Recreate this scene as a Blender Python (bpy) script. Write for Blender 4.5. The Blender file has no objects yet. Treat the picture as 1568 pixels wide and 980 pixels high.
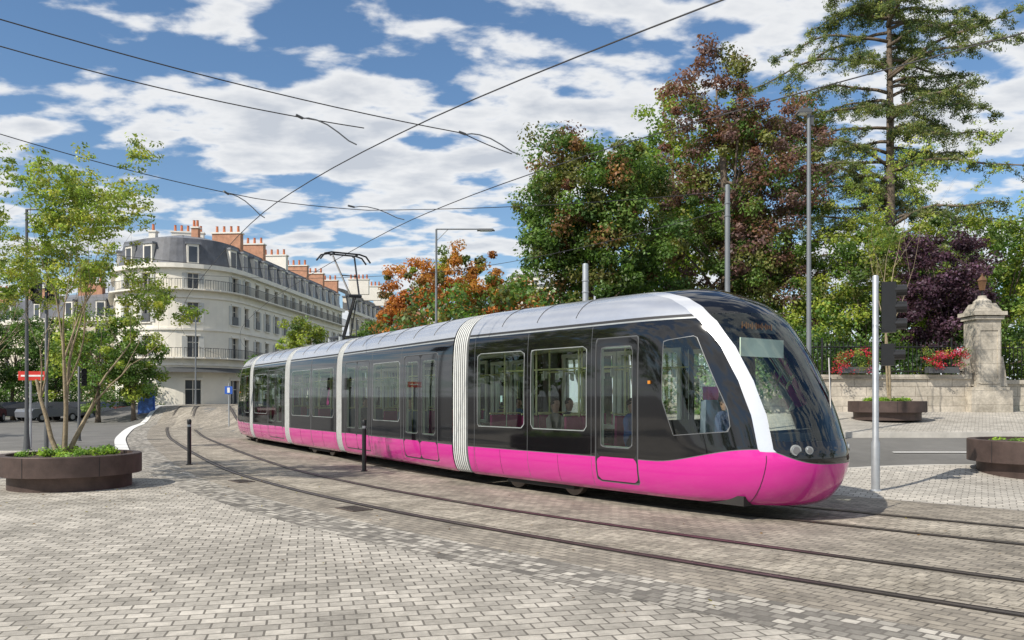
import bpy, math, random
import numpy as np
from mathutils import Vector, Matrix
random.seed(7); rng=np.random.default_rng(7)
scene=bpy.context.scene
R=math.radians
# ------------------------------------------------------------------ helpers
def nt(name):
    m=bpy.data.materials.new(name); m.use_nodes=True
    t=m.node_tree; t.nodes.clear()
    o=t.nodes.new('ShaderNodeOutputMaterial')
    return m,t,o
def N(t,typ,**kw):
    n=t.nodes.new(typ)
    for k,v in kw.items():
        if k in n.inputs: n.inputs[k].default_value=v
        else: setattr(n,k,v)
    return n
def c4(c,k=1.0): return (min(c[0]*k,1),min(c[1]*k,1),min(c[2]*k,1),1)
def mixc(t,fac,a,b,blend='MIX'):
    n=t.nodes.new('ShaderNodeMix'); n.data_type='RGBA'; n.blend_type=blend
    for s,i in ((fac,0),(a,6),(b,7)):
        if hasattr(s,'links') : t.links.new(s,n.inputs[i])
        else: n.inputs[i].default_value=s
    return n.outputs[2]
def M(name,col,rough=.7,metal=0.,var=.15,vs=2.0,bump=0.,bs=30.,coat=0.,spec=.5,emis=0.,grime_shade=0.):
    m,t,o=nt(name)
    p=N(t,'ShaderNodeBsdfPrincipled'); p.inputs['Roughness'].default_value=rough
    p.inputs['Metallic'].default_value=metal; p.inputs['Coat Weight'].default_value=coat
    p.inputs['Coat Roughness'].default_value=.03
    p.inputs['Specular IOR Level'].default_value=spec
    tc=N(t,'ShaderNodeTexCoord')
    nz=N(t,'ShaderNodeTexNoise'); nz.inputs['Scale'].default_value=vs; nz.inputs['Detail'].default_value=6
    nz.inputs['Roughness'].default_value=.65
    t.links.new(tc.outputs['Object'],nz.inputs['Vector'])
    rp=N(t,'ShaderNodeValToRGB'); rp.color_ramp.elements[0].position=.3; rp.color_ramp.elements[1].position=.7
    rp.color_ramp.elements[0].color=c4(col,1-var); rp.color_ramp.elements[1].color=c4(col,1+var)
    t.links.new(nz.outputs['Fac'],rp.inputs['Fac'])
    src=rp.outputs['Color']
    if grime_shade>0:  # grime plus painted bottom shading, stronger towards the ground
        sx=N(t,'ShaderNodeSeparateXYZ'); t.links.new(tc.outputs['Object'],sx.inputs[0])
        mr=N(t,'ShaderNodeMapRange'); mr.inputs['From Min'].default_value=.95; mr.inputs['From Max'].default_value=.15
        t.links.new(sx.outputs[2],mr.inputs['Value'])
        mm=N(t,'ShaderNodeMath',operation='MULTIPLY'); t.links.new(mr.outputs[0],mm.inputs[0]); t.links.new(nz.outputs['Fac'],mm.inputs[1])
        m2=N(t,'ShaderNodeMath',operation='MULTIPLY'); t.links.new(mm.outputs[0],m2.inputs[0]); m2.inputs[1].default_value=grime_shade
        src=mixc(t,m2.outputs[0],src,(.12,.09,.08,1))
    t.links.new(src,p.inputs['Base Color'])
    if bump>0:
        n2=N(t,'ShaderNodeTexNoise'); n2.inputs['Scale'].default_value=bs; n2.inputs['Detail'].default_value=5
        t.links.new(tc.outputs['Object'],n2.inputs['Vector'])
        b=N(t,'ShaderNodeBump'); b.inputs['Strength'].default_value=bump; b.inputs['Distance'].default_value=.02
        t.links.new(n2.outputs['Fac'],b.inputs['Height']); t.links.new(b.outputs['Normal'],p.inputs['Normal'])
    if emis>0:
        p.inputs['Emission Color'].default_value=c4(col); p.inputs['Emission Strength'].default_value=emis
    t.links.new(p.outputs['BSDF'],o.inputs['Surface'])
    return m
def brickmat(name,c1,c2,mortar,bw,bh,rot=(0,0,0),ms=.008,stain=.35,rough=.8,bump=.4,sscale=.35,bias=0.,offs=.5,msm=.3,warp=.05,tone=((.76,.76,.76),(1.16,1.16,1.16)),patch=0.):
    m,t,o=nt(name)
    p=N(t,'ShaderNodeBsdfPrincipled'); p.inputs['Roughness'].default_value=rough; p.inputs['Specular IOR Level'].default_value=.3
    tc=N(t,'ShaderNodeTexCoord'); mp=N(t,'ShaderNodeMapping'); mp.inputs['Rotation'].default_value=rot
    t.links.new(tc.outputs['Object'],mp.inputs['Vector'])
    dn=N(t,'ShaderNodeTexNoise'); dn.inputs['Scale'].default_value=1.3; dn.inputs['Detail'].default_value=4
    t.links.new(mp.outputs['Vector'],dn.inputs['Vector'])
    va=N(t,'ShaderNodeVectorMath',operation='MULTIPLY_ADD'); va.inputs[1].default_value=(warp,warp,warp)
    t.links.new(dn.outputs['Color'],va.inputs[0]); t.links.new(mp.outputs['Vector'],va.inputs[2])
    b=N(t,'ShaderNodeTexBrick'); b.offset=offs
    b.inputs['Scale'].default_value=1; b.inputs['Brick Width'].default_value=bw; b.inputs['Row Height'].default_value=bh
    b.inputs['Mortar Size'].default_value=ms; b.inputs['Mortar Smooth'].default_value=msm; b.inputs['Bias'].default_value=bias
    b.inputs['Color1'].default_value=c4(c1); b.inputs['Color2'].default_value=c4(c2); b.inputs['Mortar'].default_value=c4(mortar)
    t.links.new(va.outputs[0],b.inputs['Vector'])
    n1=N(t,'ShaderNodeTexNoise'); n1.inputs['Scale'].default_value=sscale; n1.inputs['Detail'].default_value=8; n1.inputs['Roughness'].default_value=.72
    t.links.new(tc.outputs['Object'],n1.inputs['Vector'])
    r1=N(t,'ShaderNodeValToRGB'); r1.color_ramp.elements[0].position=.34; r1.color_ramp.elements[1].position=.66
    r1.color_ramp.elements[0].color=(1-stain,1-stain*1.02,1-stain*1.06,1); r1.color_ramp.elements[1].color=(1+stain*.25,1+stain*.23,1+stain*.2,1)
    t.links.new(n1.outputs['Fac'],r1.inputs['Fac'])
    cc=mixc(t,1.0,b.outputs['Color'],r1.outputs['Color'],'MULTIPLY')
    n3=N(t,'ShaderNodeTexNoise'); n3.inputs['Scale'].default_value=11; n3.inputs['Detail'].default_value=6; n3.inputs['Roughness'].default_value=.75
    t.links.new(tc.outputs['Object'],n3.inputs['Vector'])
    r3=N(t,'ShaderNodeValToRGB'); r3.color_ramp.elements[0].position=.3; r3.color_ramp.elements[1].position=.7
    r3.color_ramp.elements[0].color=(*tone[0],1); r3.color_ramp.elements[1].color=(*tone[1],1)
    t.links.new(n3.outputs['Fac'],r3.inputs['Fac'])
    c5=mixc(t,1.0,cc,r3.outputs['Color'],'MULTIPLY')
    if patch>0:
        n4=N(t,'ShaderNodeTexNoise'); n4.inputs['Scale'].default_value=2.6; n4.inputs['Detail'].default_value=9; n4.inputs['Roughness'].default_value=.8
        t.links.new(tc.outputs['Object'],n4.inputs['Vector'])
        r4=N(t,'ShaderNodeValToRGB'); r4.color_ramp.elements[0].position=.36; r4.color_ramp.elements[1].position=.46
        r4.color_ramp.elements[0].color=(1-patch,1-patch,1-patch,1); r4.color_ramp.elements[1].color=(1,1,1,1)
        t.links.new(n4.outputs['Fac'],r4.inputs['Fac'])
        c5=mixc(t,1.0,c5,r4.outputs['Color'],'MULTIPLY')
    t.links.new(c5,p.inputs['Base Color'])
    bp=N(t,'ShaderNodeBump'); bp.invert=True; bp.inputs['Strength'].default_value=bump; bp.inputs['Distance'].default_value=.01
    t.links.new(b.outputs['Fac'],bp.inputs['Height']); t.links.new(bp.outputs['Normal'],p.inputs['Normal'])
    t.links.new(p.outputs['BSDF'],o.inputs['Surface'])
    return m
def glassmat(name,tint,refl=.10):
    m,t,o=nt(name)
    tr=N(t,'ShaderNodeBsdfTransparent'); tr.inputs['Color'].default_value=c4(tint)
    gl=N(t,'ShaderNodeBsdfGlossy'); gl.inputs['Roughness'].default_value=.01; gl.inputs['Color'].default_value=(.9,.95,.93,1)
    fr=N(t,'ShaderNodeFresnel'); fr.inputs['IOR'].default_value=1.5
    ad=N(t,'ShaderNodeMath',operation='ADD'); ad.inputs[1].default_value=refl; ad.use_clamp=True
    t.links.new(fr.outputs[0],ad.inputs[0])
    mx=N(t,'ShaderNodeMixShader'); t.links.new(ad.outputs[0],mx.inputs[0]); t.links.new(tr.outputs[0],mx.inputs[1]); t.links.new(gl.outputs[0],mx.inputs[2])
    t.links.new(mx.outputs[0],o.inputs['Surface'])
    return m
def leafmat(name):
    m,t,o=nt(name)
    a=N(t,'ShaderNodeAttribute'); a.attribute_name='Col'
    d=N(t,'ShaderNodeBsdfPrincipled'); d.inputs['Roughness'].default_value=.5; d.inputs['Specular IOR Level'].default_value=.4
    tr=N(t,'ShaderNodeBsdfTranslucent')
    mx=N(t,'ShaderNodeMixShader'); mx.inputs[0].default_value=.38
    t.links.new(a.outputs['Color'],d.inputs['Base Color']); 
    br=mixc(t,1.0,a.outputs['Color'],(1.5,1.6,.9,1),'MULTIPLY'); t.links.new(br,tr.inputs['Color'])
    t.links.new(d.outputs[0],mx.inputs[1]); t.links.new(tr.outputs[0],mx.inputs[2]); t.links.new(mx.outputs[0],o.inputs['Surface'])
    return m
def link(o,parent=None):
    scene.collection.objects.link(o)
    if parent is not None: o.parent=parent
    return o
def empty(name,parent=None):
    e=bpy.data.objects.new(name,None); e.empty_display_size=.3
    return link(e,parent)
class MB:
    def __init__(s): s.v=[];s.f=[];s.m=[];s.mats=[]
    def mi(s,mat):
        if mat not in s.mats: s.mats.append(mat)
        return s.mats.index(mat)
    def face(s,pts,mat):
        b=len(s.v); s.v+= [tuple(p) for p in pts]; s.f.append(tuple(range(b,b+len(pts)))); s.m.append(s.mi(mat))
    def box(s,c,d,mat,rz=0.,mx=None,taper=1.0):
        hx,hy,hz=d[0]/2,d[1]/2,d[2]/2
        cr,sr=math.cos(rz),math.sin(rz)
        b=len(s.v)
        for z in (-1,1):
            k=taper if z>0 else 1
            for x,y in ((-1,-1),(1,-1),(1,1),(-1,1)):
                px,py,pz=x*hx*k,y*hy*k,z*hz
                s.v.append((c[0]+px*cr-py*sr,c[1]+px*sr+py*cr,c[2]+pz))
        k=s.mi(mat)
        for q in ((0,3,2,1),(4,5,6,7),(0,1,5,4),(1,2,6,5),(2,3,7,6),(3,0,4,7)):
            s.f.append(tuple(b+i for i in q)); s.m.append(k)
    def tube(s,pts,rad,mat,n=8,cap=True):
        pts=[Vector(p) for p in pts]
        if not hasattr(rad,'__len__'): rad=[rad]*len(pts)
        b=len(s.v); k=s.mi(mat)
        for i,p in enumerate(pts):
            a=pts[max(i-1,0)]; c=pts[min(i+1,len(pts)-1)]
            d=(c-a); 
            if d.length<1e-9: d=Vector((0,0,1))
            d.normalize()
            up=Vector((0,0,1)) if abs(d.z)<.95 else Vector((1,0,0))
            x=d.cross(up).normalized(); y=x.cross(d)
            for j in range(n):
                an=2*math.pi*j/n
                s.v.append(tuple(p+(x*math.cos(an)+y*math.sin(an))*rad[i]))
        for i in range(len(pts)-1):
            for j in range(n):
                j2=(j+1)%n
                s.f.append((b+i*n+j,b+i*n+j2,b+(i+1)*n+j2,b+(i+1)*n+j)); s.m.append(k)
        if cap:
            s.f.append(tuple(b+j for j in range(n))[::-1]); s.m.append(k)
            s.f.append(tuple(b+(len(pts)-1)*n+j for j in range(n))); s.m.append(k)
    def lathe(s,prof,c,mat,n=48):
        b=len(s.v); k=s.mi(mat)
        for r,z in prof:
            for j in range(n):
                an=2*math.pi*j/n; s.v.append((c[0]+r*math.cos(an),c[1]+r*math.sin(an),c[2]+z))
        for i in range(len(prof)-1):
            for j in range(n):
                j2=(j+1)%n
                s.f.append((b+i*n+j,b+i*n+j2,b+(i+1)*n+j2,b+(i+1)*n+j)); s.m.append(k)
    def obj(s,name,parent=None,smooth=False,mx=None,auto=None):
        me=bpy.data.meshes.new(name); me.from_pydata(s.v,[],s.f)
        for m in s.mats: me.materials.append(m)
        me.polygons.foreach_set('material_index',s.m)
        if smooth or auto: me.polygons.foreach_set('use_smooth',[True]*len(s.f))
        me.update()
        if auto: 
            try: me.set_sharp_from_angle(angle=R(auto))
            except Exception: pass
        o=bpy.data.objects.new(name,me); link(o,parent)
        if mx is not None: o.matrix_basis=mx
        return o
# ------------------------------------------------------------------ materials
m_asph=M('asphalt',(.145,.14,.13),.9,var=.25,vs=.6,bump=.3,bs=60)
m_plaza=brickmat('light_stone_pavers',(.59,.55,.485),(.36,.335,.295),(.18,.165,.142),.20,.15,rot=(0,0,R(-14)),ms=.010,stain=.38,bias=-.02,sscale=.55,patch=.16)
m_plaza2=brickmat('light_stone_pavers_b',(.58,.545,.485),(.40,.375,.335),(.22,.205,.18),.20,.15,rot=(0,0,R(30)),ms=.010,stain=.30,bias=-.1,patch=.12)
m_cob=brickmat('mixed_cobbles',(.62,.58,.51),(.17,.158,.14),(.18,.165,.145),.15,.13,rot=(0,0,R(45)),ms=.014,stain=.3,bias=.05)
m_bed=brickmat('track_bed_setts',(.43,.385,.32),(.27,.243,.205),(.17,.153,.13),.20,.12,rot=(0,0,R(47)),ms=.010,stain=.45,sscale=.7,patch=.24)
m_bedc=brickmat('track_bed_setts_light',(.53,.48,.405),(.35,.318,.27),(.22,.20,.17),.13,.20,rot=(0,0,R(47)),ms=.009,stain=.5,sscale=1.1,tone=((.60,.59,.58),(1.24,1.24,1.22)),patch=.24)
m_kerb=M('kerb_stone',(.50,.475,.43),.85,var=.15,vs=3,bump=.2)
m_white=M('road_paint',(.76,.75,.72),.7,var=.12,vs=5)
m_rail=M('rail_steel',(.13,.105,.09),.4,metal=.6,var=.4,vs=2)
m_groove=M('rail_groove',(.03,.024,.02),.8,var=.4)
m_iron=M('cast_iron',(.11,.085,.07),.6,metal=.3,var=.3)
m_grass=M('grass_ground',(.08,.12,.03),.95,var=.3,vs=1.0,bump=.5)
m_pink=M('magenta_paint',(.64,.014,.30),.22,var=.05,vs=.7,coat=.9,grime_shade=.5)
m_black=M('black_gloss_panel',(.006,.006,.007),.05,var=.1,coat=.3,spec=.6)
m_silver=M('silver_paint',(.55,.57,.61),.26,metal=.6,var=.08,vs=1.2,coat=.3)
m_arch=M('bright_silver_paint',(.78,.79,.81),.22,metal=.5,var=.05,coat=.5)
m_frame=M('window_frame_grey',(.36,.38,.38),.4,metal=.3)
m_dframe=M('door_frame_grey',(.16,.165,.17),.4,metal=.4)
m_seam=M('seam_dark',(.02,.02,.022),.6)
m_rub=M('bellows_grey',(.66,.67,.65),.7,var=.08,vs=6)
m_rubd=M('bellows_fold',(.22,.23,.23),.8,var=.2,vs=6)
m_under=M('underframe',(.025,.023,.021),.8,var=.3)
m_glass=glassmat('tinted_side_glass',(.93,.99,.95),.025)
m_wglass=glassmat('windscreen_glass',(.92,.99,.96),.03)
m_int=M('interior_lining',(.78,.84,.70),.6,var=.08)
m_seat=M('seat_fabric',(.36,.03,.14),.8,var=.2)
m_seatd=M('seat_fabric_dark',(.16,.20,.26),.8,var=.2)
m_pole=M('grab_pole',(.70,.72,.35),.35)
m_floor=M('rubber_floor',(.35,.35,.34),.8)
m_steel=M('galvanised_steel',(.42,.44,.46),.45,metal=.5,var=.12,vs=5)
m_dsteel=M('dark_grey_paint',(.10,.105,.11),.5,metal=.3,var=.1)
m_mast=M('mast_grey_paint',(.20,.215,.23),.5,metal=.3,var=.1)
m_bkpaint=M('black_paint',(.015,.015,.016),.35,var=.2)
m_cable=M('cable',(.03,.03,.032),.6)
m_corten=M('dark_corten',(.085,.058,.05),.6,metal=.3,var=.35,vs=2.5,bump=.1,bs=15)
m_soil=M('soil',(.06,.045,.03),.95,var=.3,vs=8,bump=.8)
m_bark=M('bark',(.15,.115,.085),.9,var=.4,vs=9,bump=.8,bs=30)
m_barkl=M('bark_light',(.27,.215,.14),.9,var=.35,vs=9,bump=.5,bs=40)
m_leaf=leafmat('leaves')
m_wallst=brickmat('ashlar_wall_stone',(.68,.62,.53),(.56,.51,.43),(.34,.30,.25),.9,.36,rot=(R(90),0,0),ms=.012,stain=.40,sscale=.8,bump=.3,patch=.18)
m_stone=brickmat('cut_stone',(.58,.53,.45),(.50,.46,.39),(.30,.27,.23),1.6,.5,rot=(R(90),0,0),ms=.008,stain=.42,sscale=1.4,bump=.2,patch=.22)
m_bwall=M('facade_limestone',(.76,.715,.62),.85,var=.08,vs=.5,bump=.05)
m_bwall2=M('facade_cream',(.60,.54,.44),.85,var=.10,vs=.5)
m_trim=M('facade_trim',(.76,.72,.64),.8,var=.08,vs=1)
m_slate=M('slate_roof',(.10,.105,.12),.55,var=.3,vs=1.5)
m_zinc=M('zinc_roof',(.22,.23,.25),.5,metal=.3,var=.2)
m_win=M('window_pane',(.045,.05,.06),.1,var=.5,vs=.3,spec=.6)
m_shut=M('shutter_grey',(.50,.50,.47),.7)
m_terra=M('terracotta',(.50,.17,.08),.85,var=.3,vs=3)
m_brick=M('chimney_brick',(.46,.24,.15),.9,var=.25,vs=2)
m_red=M('sign_red',(.55,.03,.02),.5)
m_blue=M('sign_blue',(.02,.10,.45),.5)
m_amber=M('amber_leds',(.55,.20,.02),.5,emis=.08)
m_lampg=M('lamp_glass',(.75,.75,.72),.2)
m_head=M('headlight_lens',(.30,.31,.33),.06,metal=.6)
m_tyre=M('tyre',(.02,.02,.02),.8)
m_skin=M('skin',(.50,.30,.22),.6); m_hair=M('hair',(.04,.025,.015),.7)
# ------------------------------------------------------------------ terrain
def sm(x): 
    x=np.clip(x,0,1); return x*x*(3-2*x)
def H(x,y):
    t1=(x+.1)*.787+(y-17.45)*.617
    return 1.15*np.clip((y-15)/15.,0,1)*sm((t1-3.5)/4.5)
def h(x,y): return float(H(np.float64(x),np.float64(y)))
def gridobj(name,xs,ys,mat,zoff,parent=None):
    X,Y=np.meshgrid(xs,ys); Z=H(X,Y)+zoff
    v=np.stack([X,Y,Z],-1).reshape(-1,3); nx=len(xs)
    f=[(j*nx+i,j*nx+i+1,(j+1)*nx+i+1,(j+1)*nx+i) for j in range(len(ys)-1) for i in range(nx-1)]
    me=bpy.data.meshes.new(name); me.from_pydata(v.tolist(),[],f); me.materials.append(mat)
    o=bpy.data.objects.new(name,me); return link(o,parent)
xs=np.concatenate([[-1500,-600,-250,-120],np.arange(-70,71,1.0),[120,250,600,1500]])
ys=np.concatenate([[-300,-60],np.arange(-20,61,1.0),np.arange(65,160,8),[250,500,1000,2500]])
gridobj('ground',xs,ys,m_asph,-.03)
Bp=[(32,-13),(20,-4.8),(13,.9),(8.5,4.65),(4.9,7.8),(1.84,10.75),(-.95,13.8),(-3.8,17.6),(-6.4,21.9),(-11.2,31.3),(-15.3,40),(-21.3,54.7),(-27,73),(-30.5,90),(-33,110)]
def catmull(P,n=10):
    P=[np.array(p,float) for p in P]; P=[2*P[0]-P[1]]+P+[2*P[-1]-P[-2]]; out=[]
    for i in range(1,len(P)-2):
        for k in range(n):
            t=k/n; p0,p1,p2,p3=P[i-1:i+3]
            out.append(.5*((2*p1)+(-p0+p2)*t+(2*p0-5*p1+4*p2-p3)*t*t+(-p0+3*p1-3*p2+p3)*t**3))
    out.append(P[-2]); return np.array(out)
Bc=catmull(Bp,12)
tg=np.gradient(Bc,axis=0); tg/=np.linalg.norm(tg,axis=1)[:,None]
nb=np.stack([tg[:,1],-tg[:,0]],1)
if nb[30][0]<0: nb=-nb
def off(k): return Bc+nb*k
def strip(name,a,b,mat,z,parent=None,sub=1,sel=slice(None)):
    A=off(a)[sel];B_=off(b)[sel]
    vs=[];f=[]
    for i in range(len(A)):
        for k in range(sub+1):
            p=A[i]*(1-k/sub)+B_[i]*k/sub; vs.append((p[0],p[1],h(p[0],p[1])+z))
    w=sub+1
    for i in range(len(A)-1):
        for k in range(sub): f.append((i*w+k,i*w+k+1,(i+1)*w+k+1,(i+1)*w+k))
    me=bpy.data.meshes.new(name); me.from_pydata(vs,[],f); me.materials.append(mat)
    o=bpy.data.objects.new(name,me); return link(o,parent)
GA=-1.435; GD=2.25; GC=3.685
tr=empty('tram_tracks')
strip('bed',-2.35,5.7,m_bed,.000,tr,sub=6)
strip('setts_near',GA+.22,-.22,m_bedc,.004,tr)
strip('setts_far',GD+.22,GC-.22,m_bedc,.004,tr)
for k,nm in ((GA,'a'),(0,'b'),(GD,'d'),(GC,'c')):
    strip('rail_side_'+nm,k-.07,k+.085,m_groove,.008,tr)
    strip('rail_head_'+nm,k-.045,k+.025,m_rail,.012,tr)
    strip('rail_lip_'+nm,k+.055,k+.07,m_rail,.012,tr)
strip('cobble_border',-3.15,-2.35,m_cob,.002)
Aoff=off(-3.15)
idx=[i for i in range(len(Aoff)) if Aoff[i][1]>-8 and Aoff[i][1]<27]
mb=MB()
P=[(Aoff[i][0],Aoff[i][1],.0) for i in idx]
for i in range(len(P)-1):
    a,b=P[i],P[i+1]
    mb.face([(-60,a[1],0),a,b,(-60,b[1],0)],m_plaza)
mb.obj('plaza_pavement')
mb=MB(); yend=P[-1][1]
for i in range(60):
    x0=-60+i*.9
    if x0+.9<P[-1][0]: mb.box((x0+.45,yend+.09,-.0),(.88,.18,.06),m_kerb)
mb.obj('kerb')
ii=[i for i in range(len(Bc)) if 22<Bc[i][1]<80]
strip('white_road_line',-3.62,-3.2,m_white,.006,None,1,slice(ii[0],ii[-1]))
mb=MB(); mb.box((-40,33.5,.03),(26,3.2,.12),m_kerb); mb.obj('traffic_island')
for (x,y) in ((-5.7,17.2),(-2.5,12.9)):
    mb=MB(); mb.box((x,y,.006),(.58,.36,.016),m_iron,rz=R(-50))
    for k in range(6): mb.box((x+math.cos(R(-50))*(k-2.5)*.09,y+math.sin(R(-50))*(k-2.5)*.09,.0155),(.03,.28,.004),m_groove,rz=R(-50))
    mb.obj('drain_cover')
Co=off(5.7)
mb=MB(); rows=[]
for i in range(len(Co)):
    x,y=Co[i]
    if 3.2<x<60 and y<17.5: rows.append((x,y))
rows.sort()
NS=16; vv=[]
for (x,y) in rows:
    vv.append([(x,y+(18-y)*k/NS,h(x,y+(18-y)*k/NS)+.05*min(1,k/4)) for k in range(NS+1)])
for i in range(len(vv)-1):
    for k in range(NS): mb.face([vv[i][k],vv[i+1][k],vv[i+1][k+1],vv[i][k+1]],m_plaza2)
for i in range(len(vv)-1):
    a,b=vv[i][-1],vv[i+1][-1]
    mb.face([a,b,(b[0],b[1]+.16,b[2]+.004),(a[0],a[1]+.16,a[2]+.004)],m_kerb)
    mb.face([(a[0],a[1]+.16,a[2]+.004),(b[0],b[1]+.16,b[2]+.004),(b[0],b[1]+.16,b[2]-.12),(a[0],a[1]+.16,a[2]-.12)],m_kerb)
mb.obj('sidewalk')
gridobj('sidewalk',np.arange(2,61,1.0),np.arange(23.6,30.7,.5),m_plaza2,.12)
mb=MB()
for i in range(58):
    x=2+i; a=h(x,23.6);b=h(x+1,23.6)
    mb.face([(x,23.44,a+.118),(x+1,23.44,b+.118),(x+1,23.6,b+.122),(x,23.6,a+.122)],m_kerb)
    mb.face([(x,23.44,a-.05),(x+1,23.44,b-.05),(x+1,23.44,b+.118),(x,23.44,a+.118)],m_kerb)
mb.obj('kerb')
gridobj('road_marking',np.arange(9.5,61,1.0),np.array([20.3,20.42]),m_white,.0)
gridobj('park_lawn',np.concatenate([np.arange(-6,71,1.0),[120,300]]),np.concatenate([np.arange(30.6,60.7,1.0),[120,300]]),m_grass,.08)
# ------------------------------------------------------------------ tram
PR=[(1.02,.22,.42),(1.10,.30,.28),(1.17,.5,.12),(1.2,.75,.02),(1.2,.95,0),(1.2,1.2,.08),(1.2,1.6,.22),(1.2,2.0,.40),(1.19,2.5,.68),(1.17,2.85,.93),(1.12,3.06,1.14),(1.02,3.24,1.40),(.85,3.39,1.75),(.6,3.50,2.1),(.3,3.55,2.45),(0.004,3.565,2.8)]
PTn=catmull(PR,5); PTn[:,0]=np.maximum(PTn[:,0],.004)
PT=[tuple(float(a) for a in r) for r in PTn]
NV=len(PT)-1
def prof(v):
    if v<0: v=0
    if v>NV: v=NV
    i=int(v)
    if i>NV-1: i=NV-1
    f=v-i; a=PT[i]; b=PT[i+1]
    return (a[0]+(b[0]-a[0])*f,a[1]+(b[1]-a[1])*f,a[2]+(b[2]-a[2])*f)
LN=2.05; EN=2/2.35
def cabsurf(L):
    def S(u,v):
        w,z,F=prof(v)
        side=-1 if u<=1 else 1
        uu=u if u<=1 else 2-u
        if uu<.5:
            s=L+(F+LN-L)*(uu/.5); y=w
        else:
            th=(uu-.5)/.5*math.pi/2
            c=max(math.cos(th),0)**EN; sn=max(math.sin(th),0)**EN
            y=w*c; s=F+LN*(1-sn)
        return (s,side*y,z)
    return S
def rr(s0,s1,z0,z1,r):
    cs,cz,hs,hz=(s0+s1)/2,(z0+z1)/2,(s1-s0)/2,(z1-z0)/2
    def g(s,z):
        dx=abs(s-cs)-hs+r; dz=abs(z-cz)-hz+r
        return -(math.hypot(max(dx,0),max(dz,0))+min(max(dx,dz),0)-r)
    return g
def polyf(pts):
    def g(s,z):
        m=1e9
        for i in range(len(pts)):
            a=pts[i];b=pts[(i+1)%len(pts)]
            ex,ez=b[0]-a[0],b[1]-a[1]; l=math.hypot(ex,ez)
            d=(-(s-a[0])*ez+(z-a[1])*ex)/l
            m=min(m,d)
        return m
    return g
def surface(name,S,us,vs,rules,default,parent,mx):
    cache={}
    def SS(p):
        k=(round(p[0],6),round(p[1],6))
        r=cache.get(k)
        if r is None: r=cache[k]=S(*p)
        return r
    polys=[]
    for i in range(len(us)-1):
        for j in range(len(vs)-1):
            polys.append([(us[i],vs[j]),(us[i+1],vs[j]),(us[i+1],vs[j+1]),(us[i],vs[j+1])])
    out=[]
    for g,mat in rules:
        nxt=[]; gc={}
        for p in polys:
            val=[]
            for q in p:
                x=gc.get(q)
                if x is None: x=gc[q]=g(*SS(q))
                val.append(x)
            if max(val)<=0: nxt.append(p); continue
            if min(val)>=0: out.append((p,mat)); continue
            pos=[];neg=[]
            n=len(p)
            for a in range(n):
                b=(a+1)%n
                if val[a]>=0: pos.append(p[a])
                else: neg.append(p[a])
                if (val[a]>0 and val[b]<0) or (val[a]<0 and val[b]>0):
                    if p[a]<p[b]: A_,B_,va,vb=p[a],p[b],val[a],val[b]
                    else: A_,B_,va,vb=p[b],p[a],val[b],val[a]
                    t=va/(va-vb); q=(A_[0]+(B_[0]-A_[0])*t,A_[1]+(B_[1]-A_[1])*t)
                    pos.append(q);neg.append(q)
            if len(pos)>=3: out.append((pos,mat))
            if len(neg)>=3: nxt.append(neg)
        polys=nxt
    out+=[(p,default) for p in polys]
    vid={};V=[];UV=[];F=[];MI=[];mats=[]
    for p,m in out:
        if m not in mats: mats.append(m)
        ids=[]
        for q in p:
            k=(round(q[0],6),round(q[1],6))
            if k not in vid: vid[k]=len(V); V.append(SS(q)); UV.append(q)
            if not ids or ids[-1]!=vid[k]: ids.append(vid[k])
        if len(ids)>1 and ids[0]==ids[-1]: ids.pop()
        if len(set(ids))>=3 and len(set(ids))==len(ids): F.append(ids); MI.append(mats.index(m))
    Nn=[]; e=2e-3
    u0,u1,v0,v1=us[0],us[-1],vs[0],vs[-1]
    for (u,v) in UV:
        ua,ub=max(u-e,u0),min(u+e,u1); va,vb=max(v-e*10,v0),min(v+e*10,v1)
        a=Vector(S(ub,v))-Vector(S(ua,v)); b=Vector(S(u,vb))-Vector(S(u,va))
        n=a.cross(b)
        P_=Vector(S(u,v))
        if n.length<1e-10: n=Vector((0,0,1))
        n.normalize()
        outw=Vector((0,P_.y*.8,(P_.z-1.8)*.35)) 
        if P_.z>3.4: outw=Vector((0,0,1))
        elif abs(P_.y)<.7: outw=Vector((-1,0,0))
        if n.dot(outw)<0: n=-n
        Nn.append(n)
    me=bpy.data.meshes.new(name); me.from_pydata([tuple(v) for v in V],[],F)
    for m in mats: me.materials.append(m)
    me.polygons.foreach_set('material_index',MI); me.polygons.foreach_set('use_smooth',[True]*len(F)); me.update()
    fl=[]
    for pl in me.polygons:
        s_=Vector((0,0,0))
        for vi in pl.vertices: s_+=Nn[vi]
        if pl.normal.dot(s_)<0: fl.append(pl.index)
    if fl:
        import bmesh
        bm=bmesh.new(); bm.from_mesh(me); bm.faces.ensure_lookup_table()
        bmesh.ops.reverse_faces(bm,faces=[bm.faces[i] for i in fl]); bm.to_mesh(me); bm.free()
    me.normals_split_custom_set_from_vertices([tuple(n) for n in Nn])
    o=bpy.data.objects.new(name,me); link(o,parent); o.matrix_basis=mx
    return o
def zpink(s,y):
    if s>2.4: return .79
    if s>.62:
        t=(2.4-s)/1.78; t=t*t*(3-2*t); return .79+.25*t
    t=(.62-s)/.62; return 1.04-.20*t*t*(3-2*t)
SAz=[.8,1.0,1.5,2.0,2.5,2.9,3.15,3.32,3.45,3.57]; SAs=[.45,.47,.60,.82,1.12,1.45,1.76,2.1,2.6,3.3]
def SA(z):
    if z<=SAz[0]: return SAs[0]
    for i in range(len(SAz)-1):
        if z<=SAz[i+1]: return SAs[i]+(SAs[i+1]-SAs[i])*(z-SAz[i])/(SAz[i+1]-SAz[i])
    return SAs[-1]
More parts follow.
